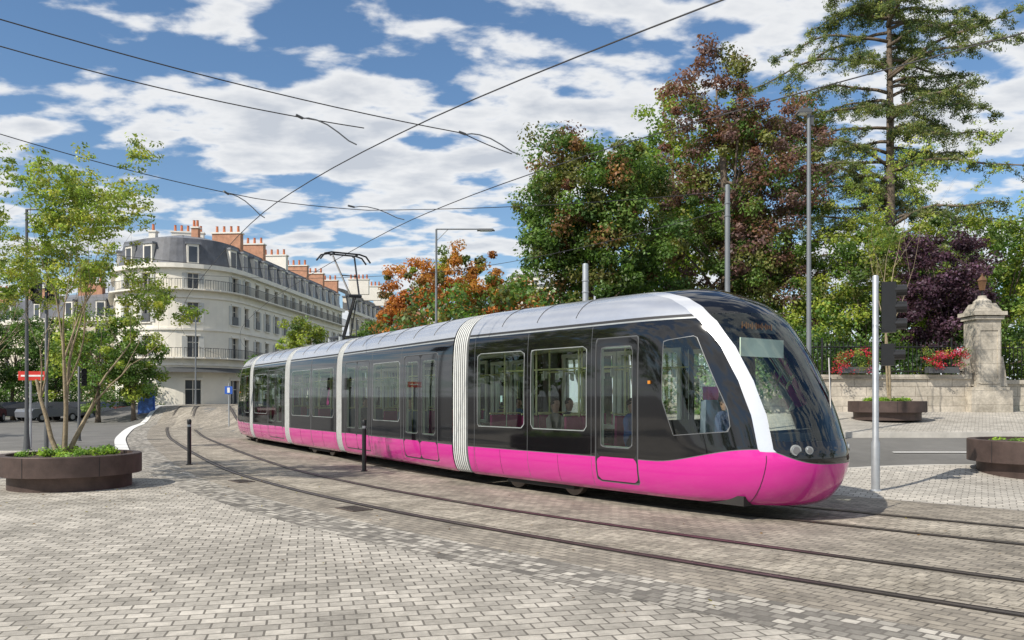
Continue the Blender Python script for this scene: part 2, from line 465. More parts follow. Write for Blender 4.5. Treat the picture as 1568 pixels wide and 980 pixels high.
def module_rules(L,wins,doors,cab):
    R_=[]
    if cab:
        R_.append((lambda s,y,z: min(SA(z)-s, z-1.15, 3.02-z),m_wglass))
        R_.append((lambda s,y,z: min(SA(z)-s, z-zpink(s,y)),m_black))
        R_.append((lambda s,y,z: min(SA(z)+(.18+.12*max(0,z-2.6))-s, z-1.0),m_arch))
        pg=polyf([(1.0,1.25),(2.0,1.16),(2.24,1.7),(2.24,2.66),(1.66,2.72),(1.07,1.6)])
        R_.append((lambda s,y,z: pg(s,z)-.035,m_glass))
        R_.append((lambda s,y,z: pg(s,z)-.024,m_dframe))
    for (a,b) in wins:
        g=rr(a,b,1.17,2.66,.06)
        R_.append((lambda s,y,z,g=g: g(s,z)-.035,m_glass)); R_.append((lambda s,y,z,g=g: g(s,z)-.022,m_frame))
    for (a,b,nleaf) in doors:
        wl=(b-a)/nleaf
        for k in range(nleaf):
            a0=a+k*wl; b0=a0+wl
            g=rr(a0+.08,b0-.08,.92,2.62,.07)
            R_.append((lambda s,y,z,g=g: g(s,z)-.03,m_glass)); R_.append((lambda s,y,z,g=g: g(s,z)-.020,m_dframe))
            g2=rr(a0+.012,b0-.012,.40,2.72,.03)
            R_.append((lambda s,y,z,g=g2: min(g(s,z)-.0, z-.79),m_black))
            R_.append((lambda s,y,z,g=g2: min(g(s,z)-.0, .79-z),m_pink))
        g3=rr(a-.012,b+.012,.38,2.735,.04)
        R_.append((lambda s,y,z,g=g3: g(s,z),m_seam))
        g4=rr(a-.024,b+.024,.368,2.748,.04)
        R_.append((lambda s,y,z,g=g4: g(s,z),m_dframe))
    zp=(lambda s,y: zpink(s,y)) if cab else (lambda s,y:.79)
    R_.append((lambda s,y,z: zp(s,y)-.012-z,m_pink))
    R_.append((lambda s,y,z: zp(s,y)+.0-z,m_dframe))
    R_.append((lambda s,y,z: 2.96-z,m_black))
    R_.append((lambda s,y,z: 2.985-z,m_frame))
    R_.append((lambda s,y,z: 3.03-z,m_seam))
    return R_
def mframe(origin,fwd):
    f=Vector((fwd[0],fwd[1],0)).normalized(); bx=-f
    y=Vector((0,0,1)).cross(bx)
    return Matrix(((bx.x,y.x,0,origin[0]),(bx.y,y.y,0,origin[1]),(0,0,1,0),(0,0,0,1)))
tram=empty('tram')
def roofseams(mbR,s,vals=10):
    pts=[]
    for v in np.linspace(52,NV,vals):
        w,z,F=prof(v); pts.append((s,-w*1.001,z+.003))
    pts+= [(p[0],-p[1],p[2]) for p in pts[::-1]]
    mbR.tube(pts,.008,m_seam,4)
def sideseam(mbR,s,z0=.3,z1=2.96,r=.0045):
    pts=[]
    for v in np.linspace(0,NV,60):
        w,z,F=prof(v)
        if z0<=z<=z1: pts.append((s,-w,z))
    for sg in (1,-1): mbR.tube([(p[0],p[1]*sg,p[2]) for p in pts],r,m_dframe if z1>1 else m_seam,4)
def liner(mbI,a,b,z0,z1):
    for y in (-1.150,1.150):
        mbI.box(((a+b)/2,y,z0-.03),(b-a+.16,.05,.08),m_int); mbI.box(((a+b)/2,y,z1+.03),(b-a+.16,.05,.08),m_int)
        mbI.box((a-.03,y,(z0+z1)/2),(.08,.05,z1-z0-.02),m_int); mbI.box((b+.03,y,(z0+z1)/2),(.08,.05,z1-z0-.02),m_int)
def interior(mbI,L,s0,rows,wins,doors):
    mbI.box(((s0+L)/2,0,.36),(L-s0,2.1,.05),m_floor)
    mbI.box(((s0+L)/2,0,2.90),(L-s0,2.1,.04),m_int)
    for y in (-.93,.93): mbI.box(((s0+L)/2,y,2.80),(L-s0,.30,.12),m_int)
    for (a,b) in wins: liner(mbI,a+.02,b-.02,1.20,2.63)
    for (a,b,n) in doors:
        for k in range(n):
            w=(b-a)/n; liner(mbI,a+k*w+.10,a+(k+1)*w-.10,.96,2.58)
    for s in rows:
        for y in (-.85,-.42,.42,.85):
            mt=m_seat if int(s*10)%2==0 else m_seatd
            mbI.box((s,y,.80),(.42,.38,.08),mt); mbI.box((s+.2,y,1.12),(.06,.38,.60),mt,taper=.9); mbI.box((s,y,.55),(.2,.1,.38),m_dsteel); mbI.tube([(s+.24,y-.17,1.45),(s+.24,y+.17,1.45)],.02,m_pole,6)
        mbI.tube([(s+.3,-.6,.4),(s+.3,-.6,2.88)],.02,m_pole,6); mbI.tube([(s+.3,.6,.4),(s+.3,.6,2.88)],.02,m_pole,6)
    mbI.tube([(s0+.2,-.55,2.3),(L-.2,-.55,2.3)],.018,m_pole,6); mbI.tube([(s0+.2,.55,2.3),(L-.2,.55,2.3)],.018,m_pole,6)
    for k in range(int((L-s0)/.45)):
        for y in (-.55,.55): mbI.box((s0+.4+k*.45,y,2.2),(.02,.09,.14),m_int)
def underside(mbU,L,s0,bogies):
    mbU.box(((s0+L)/2,0,.28),(L-s0,1.9,.14),m_under)
    for b in bogies:
        mbU.box((b,0,.25),(1.9,1.9,.22),m_under)
        for ds in (-.8,.8):
            for y in (-.76,.76):
                mbU.tube([(b+ds,y-.06,.31),(b+ds,y+.06,.31)],.29,m_rail,20)
def cabmod(origin,fwd,L,wins,doors,rows,bog):
    mx=mframe(origin,fwd); S=cabsurf(L)
    nst=max(int((L-LN)/.12),10)
    us=list(np.linspace(0,.5,nst))+list(np.linspace(.5,1,34))[1:]
    us=us+[2-u for u in us[::-1]][1:]
    us=[float(u) for u in us]
    vs=[float(v) for v in np.linspace(0,NV,NV+1)]
    surface('cab_body',S,us,vs,module_rules(L,wins,doors,True),m_silver,tram,mx)
    mbR=MB()
    for k in range(1,9):
        s=3.2+k*1.05
        if s>L-.3: break
        roofseams(mbR,s)
    sideseam(mbR,3.76+.0); 
    for (a,b) in wins:
        sideseam(mbR,b+.07) if b+.12<L else None
        sideseam(mbR,(a+b)/2,.3,.78)
    for sy in (-.55,.55):
        pts=[]
        for v in np.linspace(2,20,10):
            w,z,F=prof(v); ya=.76
            yy=w*ya; c=ya**(1/EN); sn=max(1-c*c,0)**.5; s=F+LN*(1-sn**EN)
            pts.append((s-.002,math.copysign(yy,sy),z))
        mbR.tube(pts,.006,m_seam,4)
    for sg in (-1,1):
        for dy,rad in ((.66,.062),(.51,.046)):
            w,z,F=prof(21.8)
            ya=dy/w; c=ya**(1/EN); sn=max(1-c*c,0)**.5; s=F+LN*(1-sn**EN)
            d=Vector((-.85,sg*.5,0)).normalized(); p=Vector((s,sg*dy,z+.0))
            mbR.tube([p-d*.02,p+d*.014],[rad*1.25,rad*1.2],m_frame,16); mbR.tube([p,p+d*.020],[rad,rad*.8],m_head,16)
    w,z,F=prof(27)
    mbR.tube([(F-.03,0.05,1.12),(F+.12,-.18,1.55),(F+.24,-.42,2.05)],.014,m_bkpaint,5)
    mbR.tube([(F+.05,-.12,1.35),(F+.30,-.48,2.35)],.012,m_bkpaint,5)
    mbR.box((2.45,-1.21,2.0),(.05,.03,.05),m_amber); mbR.box((2.45,1.21,2.0),(.05,.03,.05),m_amber)
    mbR.obj('trim',tram,mx=mx)
    mbI=MB(); interior(mbI,L,2.6,rows,wins,doors)
    mbI.box((2.62,0.0,.9),(.04,1.6,1.0),m_seam); mbI.box((2.62,0.0,2.75),(.04,1.6,.3),m_seam)
    for y in (-.8,0,.8): mbI.box((2.62,y,1.9),(.05,.06,1.5),m_seam)
    mbI.box((1.75,0,.42),(1.7,1.3,.08),m_floor)
    mbI.box((.95,0,.98),(.55,1.05,.30),m_bkpaint); mbI.box((.85,0,1.17),(.30,.9,.12),m_seam)
    mbI.box((1.9,0,.85),(.5,.5,.14),m_seatd); mbI.box((2.2,0,1.3),(.12,.5,.85),m_seatd,taper=.85); mbI.box((2.22,0,1.83),(.1,.28,.22),m_seat)
    mbI.box((1.9,0,.62),(.18,.18,.36),m_dsteel)
    mbI.box((1.42,0,2.86),(.14,1.0,.20),m_bkpaint)
    for k in range(16): 
        mbI.box((1.345,-.38+k*.05,2.86),(.008,.024,(.10,.05,.07,.10,.04)[k%5]),m_amber)
    mbI.box((1.25,0,2.52),(.02,1.1,.28),m_int)
    mbI.obj('interior',tram,mx=mx)
    mbU=MB(); underside(mbU,L,.9,bog); mbU.obj('underframe',tram,mx=mx)
    return mx
def midmod(pA,pB,wins,doors,rows,bog):
    d=Vector((pB[0]-pA[0],pB[1]-pA[1])); L=d.length; fwd=(-d.x/L,-d.y/L)
    mx=mframe(pA,fwd); g=.24
    def S(u,v):
        vv=v if v<=NV else 2*NV-v
        w,z,F=prof(vv); return (u,-w if v<=NV else w,z)
    us=[float(u) for u in np.linspace(g,L-g,int(L/.12))]; vs=[float(v) for v in np.linspace(0,2*NV,2*NV+1)]
    surface('car_body',S,us,vs,module_rules(L,wins,doors,False),m_silver,tram,mx)
    mbR=MB()
    for k in range(1,9):
        s=g+k*1.1
        if s>L-.4: break
        roofseams(mbR,s)
    for (a,b) in wins: sideseam(mbR,(a+b)/2,.3,.78); sideseam(mbR,b+.06); sideseam(mbR,a-.06)
    mbR.obj('roof_seams',tram,mx=mx)
    mbI=MB(); interior(mbI,L-.1,.1,rows,wins,doors); mbI.obj('interior',tram,mx=mx)
    mbU=MB(); underside(mbU,L,.1,bog); mbU.obj('underframe',tram,mx=mx)
    return mx
def gang(p,dirA,dirB):
    d=Vector(((dirA[0]+dirB[0])/2,(dirA[1]+dirB[1])/2)).normalized()
    mx=mframe(p,(d.x,d.y)); mb=MB()
    rows=[]; prof_s=[]
    nr=7; W=.54; s=-W/2
    for i in range(nr):
        a=s+i*W/nr; prof_s+= [(a,.045),(a+.016,.0),(a+W/nr-.022,.0),(a+W/nr-.008,.045)]
    vs=list(np.linspace(2,NV,30))
    for (s_,gg) in prof_s:
        row=[]
        for v in vs:
            w,z,F=prof(v); row.append((s_,-max(w-.005-gg,.002),z-.005-gg*(z>3.2)))
        row+= [(a,-b,c) for a,b,c in row[::-1]]
        rows.append(row)
    for i in range(len(rows)-1):
        mt=m_rub if i%4==1 else m_rubd
        for j in range(len(rows[0])-1):
            mb.face([rows[i][j],rows[i+1][j],rows[i+1][j+1],rows[i][j+1]],mt)
    mb.obj('gangway_bellows',tram,mx=mx)
nose=(4.60,11.5); G=[(-.10,17.45),(-3.88,23.74),(-6.48,27.83),(-8.97,31.93)]; tail=(-11.3,36.6)
def dr(a,b):
    v=Vector((a[0]-b[0],a[1]-b[1])).normalized(); return (v.x,v.y)
d1=dr(nose,G[0]); L1=Vector((nose[0]-G[0][0],nose[1]-G[0][1])).length-.24
MX1=cabmod(nose,d1,L1,[(5.52,7.05),(3.85,5.38)],[(2.72,3.64,1)],[4.4,5.6,6.6],[5.4])
MX2=midmod(G[0],G[1],[(2.98,4.75)],[(.95,2.75,2),(5.0,6.8,2)],[3.3,4.2],[])
MX3=midmod(G[1],G[2],[(.45,2.35),(2.5,4.4)],[],[.9,2.0,3.1],[2.4])
midmod(G[2],G[3],[(2.5,4.35)],[(.5,2.3,2)],[3.0,3.9],[])
d5=dr(tail,G[3]); L5=Vector((tail[0]-G[3][0],tail[1]-G[3][1])).length-.24
cabmod(tail,d5,L5,[(3.6,4.8)],[(2.75,3.45,1)],[4.0],[3.4])
ds=[d1,dr(G[0],G[1]),dr(G[1],G[2]),dr(G[2],G[3]),(-d5[0],-d5[1])]
for i in range(4): gang(G[i],ds[i],ds[i+1])
def seated(name,mx,s,y,z,col,reach=.0):
    e=empty(name); cm=M('clothes',col,.85,var=.15)
    V=[(0,0,.10),(0.03,0,.33),(.05,0,.55),(.04,0,.64), (-.0,-.17,.52),(-.08,-.22,.28),(-.30-reach,-.16,.26),(0,.17,.52),(-.08,.22,.28),(-.30-reach,.16,.26),(-.02,-.10,.08),(-.42,-.11,.10),(-.42,-.11,-.30),(-.54,-.11,-.36),(-.02,.10,.08),(-.42,.11,.10),(-.42,.11,-.30),(-.54,.11,-.36)]
    E=[(0,1),(1,2),(2,3),(2,4),(4,5),(5,6),(2,7),(7,8),(8,9),(0,10),(10,11),(11,12),(12,13),(0,14),(14,15),(15,16),(16,17)]
    Rr=[.14,.13,.12,.055,.07,.05,.035,.07,.05,.035,.10,.075,.05,.04,.10,.075,.05,.04]
    me=bpy.data.meshes.new('body'); me.from_pydata(V,E,[]); me.materials.append(cm)
    o=bpy.data.objects.new('body',me); link(o,e); md=o.modifiers.new('Skin','SKIN')
    for i,r in enumerate(Rr): me.skin_vertices[0].data[i].radius=(r,r)
    me.skin_vertices[0].data[0].use_root=True
    o.modifiers.new('Sub','SUBSURF').levels=1; o.modifiers['Sub'].render_levels=1
    mb=MB(); c=(.0,0,.68)
    mb.lathe([(.04,-.04),(.055,.0),(.075,.05),(.085,.11),(.078,.17),(.045,.21),(.005,.225)],c,m_skin,14)
    mb.lathe([(.088,.10),(.092,.15),(.07,.20),(.035,.235),(.005,.24)],(.015,0,.68),m_hair,14)
    mb.box((-.088,0,.76),(.03,.02,.035),m_skin)
    for sg in (-1,1): mb.box((-.078,sg*.03,.785),(.012,.018,.010),m_hair); mb.box((0,sg*.085,.765),(.03,.015,.045),m_skin)
    mb.box((-.33-reach,-.16,.26),(.09,.07,.04),m_skin); mb.box((-.33-reach,.16,.26),(.09,.07,.04),m_skin)
    mb.obj('head',e,smooth=True); e.matrix_basis=mx@Matrix.Translation((s,y,z))
seated('tram_driver',MX1,1.95,0,.92,(.05,.07,.14),.12)
for (mx,s,y,c) in ((MX1,4.35,-.42,(.10,.18,.45)),(MX1,5.55,.42,(.40,.38,.34)),(MX1,6.55,-.85,(.05,.05,.06)),(MX2,3.25,-.42,(.45,.05,.06)),(MX2,4.15,.42,(.15,.25,.4)),(MX3,2.0,-.42,(.1,.1,.1))):
    seated('passenger',mx,s,y,.84,c)
dm=ds[2]; ax=Vector((dm[0],dm[1],0)); ay=Vector((-dm[1],dm[0],0)); PS=1.06
pb=Vector(((G[1][0]+G[2][0])/2,(G[1][1]+G[2][1])/2,3.57))
mb=MB()
def pp(a,b,c): return pb+ax*a*PS+ay*b*.95+Vector((0,0,c*PS))
for b in (-.45,.45): mb.tube([pp(-.5,b,.08),pp(.5,b,.08)],.04,m_bkpaint,6)
for a in (-.45,.45): mb.tube([pp(a,-.5,.08),pp(a,.5,.08)],.035,m_bkpaint,6)
mb.tube([pp(-.4,0,.1),pp(.55,0,1.25)],[.06,.05],m_bkpaint,8)
mb.tube([pp(-.15,0.15,.1),pp(.45,.1,1.15)],.02,m_bkpaint,6)
for b in (-1,1): mb.tube([pp(.55,b*.15,1.27),pp(-.35,b*.38,2.55)],.028,m_bkpaint,6)
mb.tube([pp(.55,-.22,1.27),pp(.55,.22,1.27)],.05,m_bkpaint,8)
mb.tube([pp(.1,-.26,1.92),pp(.1,.26,1.92)],.018,m_bkpaint,6)
for a in (-.52,-.18):
    mb.tube([pp(a,-.88,2.40),pp(a,-.72,2.58),pp(a,-.5,2.63),pp(a,.5,2.63),pp(a,.72,2.58),pp(a,.88,2.40)],.028,m_bkpaint,6)
mb.tube([pp(-.52,-.4,2.60),pp(-.18,-.4,2.60)],.03,m_bkpaint,6); mb.tube([pp(-.52,.4,2.60),pp(-.18,.4,2.60)],.03,m_bkpaint,6)
for a in (-.45,.45):
    for b in (-.45,.45): mb.tube([pp(a,b,-.06),pp(a,b,.08)],.06,m_frame,8)
mb.obj('pantograph',tram)
# ------------------------------------------------------------------ overhead wires
def wire(mb,a,b,sag=.1,r=.010,n=12):
    pts=[]
    for i in range(n+1):
        t=i/n; p=Vector(a).lerp(Vector(b),t); p.z-=sag*4*t*(1-t); pts.append(p)
    mb.tube(pts,r,m_cable,5)
wr=empty('overhead_wires'); mb=MB()
for k,zw in ((GA/2,6.24),((GD+GC)/2,6.39)):
    C=off(k); pts=[(C[i][0],C[i][1],zw) for i in range(0,len(C)) if C[i][1]>-8 and C[i][1]<100]
    mb.tube(pts[::3],.0105,m_cable,5)
wire(mb,(-7.1,11.3,7.0),(-.9,15.0,6.62),.10); wire(mb,(-.9,15.0,6.62),(0,15.7,6.45),.02)
wire(mb,(-7.7,12.1,7.0),(-2.6,14.35,6.5),.1); 
wire(mb,(-10.3,16.3,7.05),(-6.1,19.4,6.5),.08); wire(mb,(-6.1,19.4,6.5),(-3.6,20.4,6.45),.03); wire(mb,(-3.6,20.4,6.45),(6.1,23,7.6),.12)
wire(mb,(-14,36,7.2),(-3.2,34,7.0),.2); wire(mb,(-3.2,34,7.0),(6.1,23,7.1),.25)
wire(mb,(-18,27,7.2),(-7,30,6.4),.2)
def pull(a,b):
    A=Vector(a);B=Vector(b); d=B-A
    pts=[A+d*t+Vector((0,0,.10*math.sin(min(t*1.3,1)*math.pi)**.7 if 0<t<1 else 0)) for t in (0,.1,.25,.45,.65,.85,1)]
    mb.tube(pts,.012,m_mast,6); mb.tube([A-d*.12,A],.024,m_dsteel,6)
pull((-3.55,13.85,6.50),(-2.75,14.45,6.24)); pull((-.85,15.0,6.60),(.15,15.55,6.39)); pull((-6.6,19.0,6.5),(-6.15,20.3,6.24)); pull((-3.9,20.2,6.48),(-2.8,21.2,6.39))
mb.obj('wires',wr)
# ------------------------------------------------------------------ street furniture
def street_lamp(x,y,H_,arm,mat=m_mast,r=.075,ang=0.):
    z=h(x,y); e=empty('street_lamp'); mb=MB()
    mb.lathe([(0.16,0),(0.16,.05),(.11,.08),(r*1.25,.6),(r,1.2),(r*.72,H_)],(x,y,z),mat,14)
    d=Vector((math.cos(ang),math.sin(ang),0))
    if arm>0:
        mb.tube([Vector((x,y,z+H_)),Vector((x,y,z+H_))+d*arm],.03,mat,8)
        mb.tube([Vector((x,y,z+H_-.5)),Vector((x,y,z+H_))+d*.5],.018,mat,6)
        c=Vector((x,y,z+H_-.03))+d*(arm-.1)
        mb.box(c,(.75,.24,.08),m_dsteel,rz=ang,taper=.8); mb.box(c-Vector((0,0,.05)),(.5,.18,.02),m_lampg,rz=ang)
    else:
        mb.box((x-.12,y,z+H_),(.40,.26,.12),m_dsteel,taper=.7); mb.box((x-.12,y,z+H_-.07),(.32,.18,.02),m_lampg)
        mb.box((x+.08,y,z+H_-.25),(.08,.10,.26),m_dsteel)
    mb.obj('column',e,auto=40); return e
street_lamp(8.0,22.0,8.95,0,m_mast,.068)
street_lamp(-3.2,34.5,7.75,2.2,m_mast,.06)
street_lamp(-16.05,27,8.0,1.5,m_dsteel,.06)
street_lamp(-31,80,9,1.2,m_mast,.08,ang=math.pi)
street_lamp(-14.3,75,8,1.0,m_dsteel,.08)
def cpole(x,y,H_,r=.09,mat=m_mast):
    z=h(x,y); mb=MB(); mb.lathe([(r*1.7,0),(r*1.7,.06),(r*1.1,.1),(r,H_-.06),(r*.9,H_),(0.01,H_+.02)],(x,y,z),mat,16)
    for k in (.55,.9): mb.lathe([(r*1.02,H_-k),(r*1.2,H_-k+.01),(r*1.2,H_-k+.05),(r*1.02,H_-k+.06)],(x,y,z),mat,16)
    mb.obj('catenary_pole',auto=40)
cpole(6.07,23,7.15,.07); cpole(2.25,25,5.3,.09,m_steel)
for (x,y,hh) in ((-8.5,21.5,1.2),(-3.55,19.6,1.23)):
    mb=MB(); mb.lathe([(.085,0),(.085,.02),(.052,.03),(.05,hh-.1),(.056,hh-.095),(.056,hh-.02),(.04,hh),(.005,hh+.005)],(x,y,0),m_bkpaint,18); mb.lathe([(.0515,hh-.2),(.0515,hh-.14)],(x,y,0),m_steel,18)
    mb.obj('bollard',auto=40)
def tlight(x,y,H_,poleMat,heads,ang,r=.06,name='traffic_light'):
    z=h(x,y); e=empty(name); mb=MB()
    mb.lathe([(r*1.9,0),(r*1.9,.03),(r*1.35,.05),(r*1.35,.9),(r,.95),(r,H_-.02),(r*.7,H_)],(x,y,z+.03),poleMat,16); mb.obj('pole',e,auto=40)
    d=Vector((math.cos(ang),math.sin(ang),0)); mb=MB()
    for (cx,cz,w,hh,n) in heads:
        c=Vector((x+cx,y,z+cz))
        mb.box(c,(w,w*.8,hh),m_bkpaint,rz=ang)
        for i in range(n):
            zc=c.z+hh/2-(i+.5)*hh/n; rr_=min(hh/n,w)*.36
            p=Vector((c.x,c.y,zc))+d*w*.42
            mb.tube([p,p+d*.20],[rr_*1.2,rr_*1.15],m_bkpaint,14,cap=False); mb.tube([p,p+d*.02],[rr_,rr_*.8],m_seam,14)
        mb.tube([(x,y,c.z+hh*.3),(c.x,c.y,c.z+hh*.3)],.02,m_bkpaint,6); mb.tube([(x,y,c.z-hh*.3),(c.x,c.y,c.z-hh*.3)],.02,m_bkpaint,6)
    mb.obj('signal_head',e)
tlight(6.68,15.0,3.98,m_steel,[(.24,3.42,.24,.92,3),(.22,2.55,.22,.40,1)],R(-20),.055)
tlight(-15.4,27,5.6,m_dsteel,[(.25,5.3,.28,.85,3),(-.3,5.3,.26,.85,3)],R(-80),.05)
tlight(-17.5,33,3.0,m_dsteel,[(.2,2.6,.25,.7,3)],R(-60),.05)
def planter(x,y,r,hh=.66,z0=None):
    z=h(x,y) if z0 is None else z0
    e=empty('round_planter'); mb=MB()
    mb.lathe([(r*.86,0),(r*.86,hh*.36),(r*.87,hh*.40),(r,hh*.42),(r,hh*.98),(r-.01,hh),(r-.16,hh),(r-.16,hh-.10)],(x,y,z),m_corten,64)
    mb.obj('rim',e,auto=30)
    mb=MB(); mb.lathe([(r-.15,hh-.1),(r*.5,hh-.03),(.01,hh)],(x,y,z),m_soil,32); mb.obj('soil',e,smooth=True)
    mb=MB()
    for an in (-100,-40,20,80,140,200):
        a=R(an); mb.box((x+r*1.002*math.cos(a),y+r*1.002*math.sin(a),z+hh*.7),(.006,.008,hh*.55),m_seam,rz=a)
    mb.obj('joints',e)
    return e
planter(-8.75,16.2,1.28); planter(12.4,27,1.2,.62,h(12.4,27)+.12); planter(10.95,17.0,1.3,.78,h(10.95,16)+.04)
mb=MB(); mb.tube([(-17.1,29,0),(-17.1,29,2.7)],.04,m_steel,8); mb.box((-17.0,28.95,2.55),(1.0,.04,.32),m_red); mb.box((-17.0,28.925,2.55),(.8,.01,.06),m_white); mb.obj('street_sign')
mb=MB(); mb.tube([(-15.6,45,0),(-15.6,45,2.6)],.04,m_steel,8); mb.box((-15.6,44.95,2.2),(.42,.04,.42),m_blue); mb.box((-15.6,44.925,2.2),(.14,.01,.28),m_white); mb.obj('street_sign')
mb=MB(); mb.box((-28.2,63,1.4),(1.25,.2,1.9),m_blue); mb.box((-28.2,62.885,1.4),(1.05,.01,1.6),M('poster_print',(.06,.16,.5),.4,var=.8,vs=2)); mb.box((-28.2,63,.25),(.3,.12,.5),m_dsteel); mb.box((-28.2,63,2.4),(1.35,.3,.08),m_dsteel); mb.obj('advertising_panel')
def car(x,y,ang,col):
    e=empty('parked_car'); mp=M('car_paint',col,.3,coat=.6,var=.03)
    mb=MB(); P=[(-2.1,.35),(-2.15,.75),(-2.0,.95),(-1.3,1.02),(-.75,1.45),(.7,1.48),(1.55,1.0),(2.05,.85),(2.1,.4)]
    rot=Matrix.Rotation(ang,3,'Z'); T=Vector((x,y,0))
    def q(a,b,c): return tuple(rot@Vector((a,b,c))+T)
    def wd(z): return .88 if z<1.05 else .66
    for i in range(len(P)-1):
        a,b=P[i],P[i+1]; mt=m_win if (1.0<=max(a[1],b[1]) and abs(a[1]-b[1])>.3) else mp
        mb.face([q(a[0],-wd(a[1]),a[1]),q(b[0],-wd(b[1]),b[1]),q(b[0],wd(b[1]),b[1]),q(a[0],wd(a[1]),a[1])],mt)
    for sg in (-1,1):
        low=[p for p in P if p[1]<1.05]; mb.face([q(p[0],sg*.88,p[1]) for p in low],mp)
        mb.face([q(-1.3,sg*.88,1.02),q(-.75,sg*.66,1.45),q(.7,sg*.66,1.48),q(1.55,sg*.88,1.0)],m_win)
        for s in (-1.3,1.3): mb.tube([q(s,sg*.72,.32),q(s,sg*.92,.32)],.32,m_tyre,16); mb.tube([q(s,sg*.9,.32),q(s,sg*.93,.32)],.19,m_steel,12)
    mb.obj('body',e)
for i,(px,d,c) in enumerate(((15,64,(.08,.08,.09)),(75,62,(.16,.17,.19)),(108,66,(.03,.03,.04)),(140,70,(.4,.4,.4)),(175,76,(.35,.05,.04)),(-25,60,(.1,.02,.02)))):
    car((px-784)/1250*d,d,R(60+i*9),c)
# ------------------------------------------------------------------ stone wall, pier, fence
def wall(name,x0,x1,y,zt,zb=1.0,th=.5):
    mb=MB(); mb.box(((x0+x1)/2,y+th/2,(zb+zt-.16)/2),(x1-x0,th,zt-.16-zb),m_wallst)
    mb.box(((x0+x1)/2,y+th/2,zb+.42),(x1-x0+.0,th+.12,.5),m_wallst)
    mb.box(((x0+x1)/2,y+th/2,zt-.08),(x1-x0+.0,th+.16,.16),m_stone)
    mb.obj(name)
wall('stone_wall',-3,16.85,30,2.62); wall('stone_wall',18.05,40,31.2,2.45)
mb=MB(); px,py=17.45,30.3
mb.box((px,py,1.5),(1.5,1.3,1.1),m_stone); mb.box((px,py,2.1),(1.35,1.15,.12),m_stone); mb.box((px,py,3.4),(.90,.85,2.5),m_stone)
for dx in (-.36,.36): mb.box((px+dx,py-.43,3.3),(.08,.05,2.0),m_stone)
for dz in (2.32,4.28): mb.box((px,py-.43,dz),(.64,.05,.08),m_stone)
mb.box((px,py,4.70),(1.05,1.0,.12),m_stone); mb.box((px,py,4.86),(1.2,1.15,.14),m_stone); mb.box((px,py,5.1),(.95,.9,.30),m_stone,taper=.7)
mb.box((px-.62,py,2.75),(.35,.5,1.1),m_stone,taper=.5); mb.box((px+.62,py,2.75),(.35,.5,1.1),m_stone,taper=.5)
mb.lathe([(.32,0),(.30,.1),(.16,.2),(.14,.3)],(px,py,5.25),m_stone,16); mb.obj('gate_pier')
mb=MB(); mb.tube([(px,py,5.5),(px,py,5.75)],.04,m_bkpaint,8); mb.lathe([(.10,0),(.17,.35),(.20,.36),(.03,.55),(.01,.65)],(px,py,5.75),M('lantern_copper',(.20,.11,.06),.5,metal=.5),6); mb.obj('lantern')
mb=MB(); x=-2.9
while x<16.7:
    mb.tube([(x,30.28,2.6),(x,30.28,3.85)],.016,m_bkpaint,4); x+=.16
for z in (2.75,3.65): mb.tube([(-3,30.28,z),(16.8,30.28,z)],.025,m_bkpaint,4)
for x in np.arange(-2.9,16.8,2.4): mb.tube([(x,30.28,2.6),(x,30.28,4.0)],.04,m_bkpaint,6)
mb.obj('iron_fence')
mb=MB(); x=18.2
while x<30: mb.tube([(x,31.45,2.4),(x,31.45,3.9)],.016,m_bkpaint,4); x+=.16
mb.tube([(18,31.45,3.7),(30,31.45,3.7)],.025,m_bkpaint,4); mb.obj('iron_fence')
# ------------------------------------------------------------------ foliage
LG=1.5
def leaves(name,C,Nn,size,col,parent,asp=.6):
    n=len(C); r=rng.normal(size=(n,3)); t=np.cross(Nn,r); t/=np.linalg.norm(t,axis=1)[:,None]+1e-9
    b=np.cross(Nn,t); b/=np.linalg.norm(b,axis=1)[:,None]+1e-9
    s=size[:,None]
    V=np.stack([C-t*s*.5,C+b*s*asp*.5+t*s*.05,C+t*s*.5,C-b*s*asp*.5+t*s*.05],1).reshape(-1,3).astype(np.float32)
    me=bpy.data.meshes.new(name); me.vertices.add(4*n); me.vertices.foreach_set('co',V.ravel())
    me.loops.add(4*n); me.loops.foreach_set('vertex_index',np.arange(4*n,dtype=np.int32))
    me.polygons.add(n); me.polygons.foreach_set('loop_start',np.arange(0,4*n,4,dtype=np.int32))
    try: me.polygons.foreach_set('loop_total',np.full(n,4,dtype=np.int32))
    except Exception: pass
    me.materials.append(m_leaf); me.update(calc_edges=True)
    a=me.attributes.new('Col','FLOAT_COLOR','FACE'); cc=np.ones((n,4),np.float32); cc[:,:3]=np.clip(col*LG,0,.6); a.data.foreach_set('color',cc.ravel())
    return link(bpy.data.objects.new(name,me),parent)
def pick(pal,n):
    w=np.array([p[1] for p in pal],float); w/=w.sum(); i=rng.choice(len(pal),n,p=w)
    return np.array([p[0] for p in pal])[i]
def clump_leaves(cc,rad,per,size,pal,flat=.75,palz=None):
    k=len(cc); base=pick(pal,k) if palz is None else palz(cc)
    br=rng.uniform(.7,1.4,k)
    d=rng.normal(size=(k,per,3)); d/=np.linalg.norm(d,axis=2)[:,:,None]
    rr_=rng.uniform(.15,1,(k,per,1))**.6
    o=d*rr_*rad[:,None,None]*np.array([1,1,flat])
    C=(cc[:,None,:]+o).reshape(-1,3)
    n=d*.8+rng.normal(size=d.shape)*.55+np.array([0,0,.45]); n=n.reshape(-1,3); n/=np.linalg.norm(n,axis=1)[:,None]
    col=np.repeat(base*br[:,None],per,0)*rng.uniform(.7,1.4,(k*per,1))*rng.uniform(.9,1.1,(k*per,3))
    s=rng.uniform(.7,1.3,k*per)*size
    return C,n,s,np.clip(col,.003,.6)
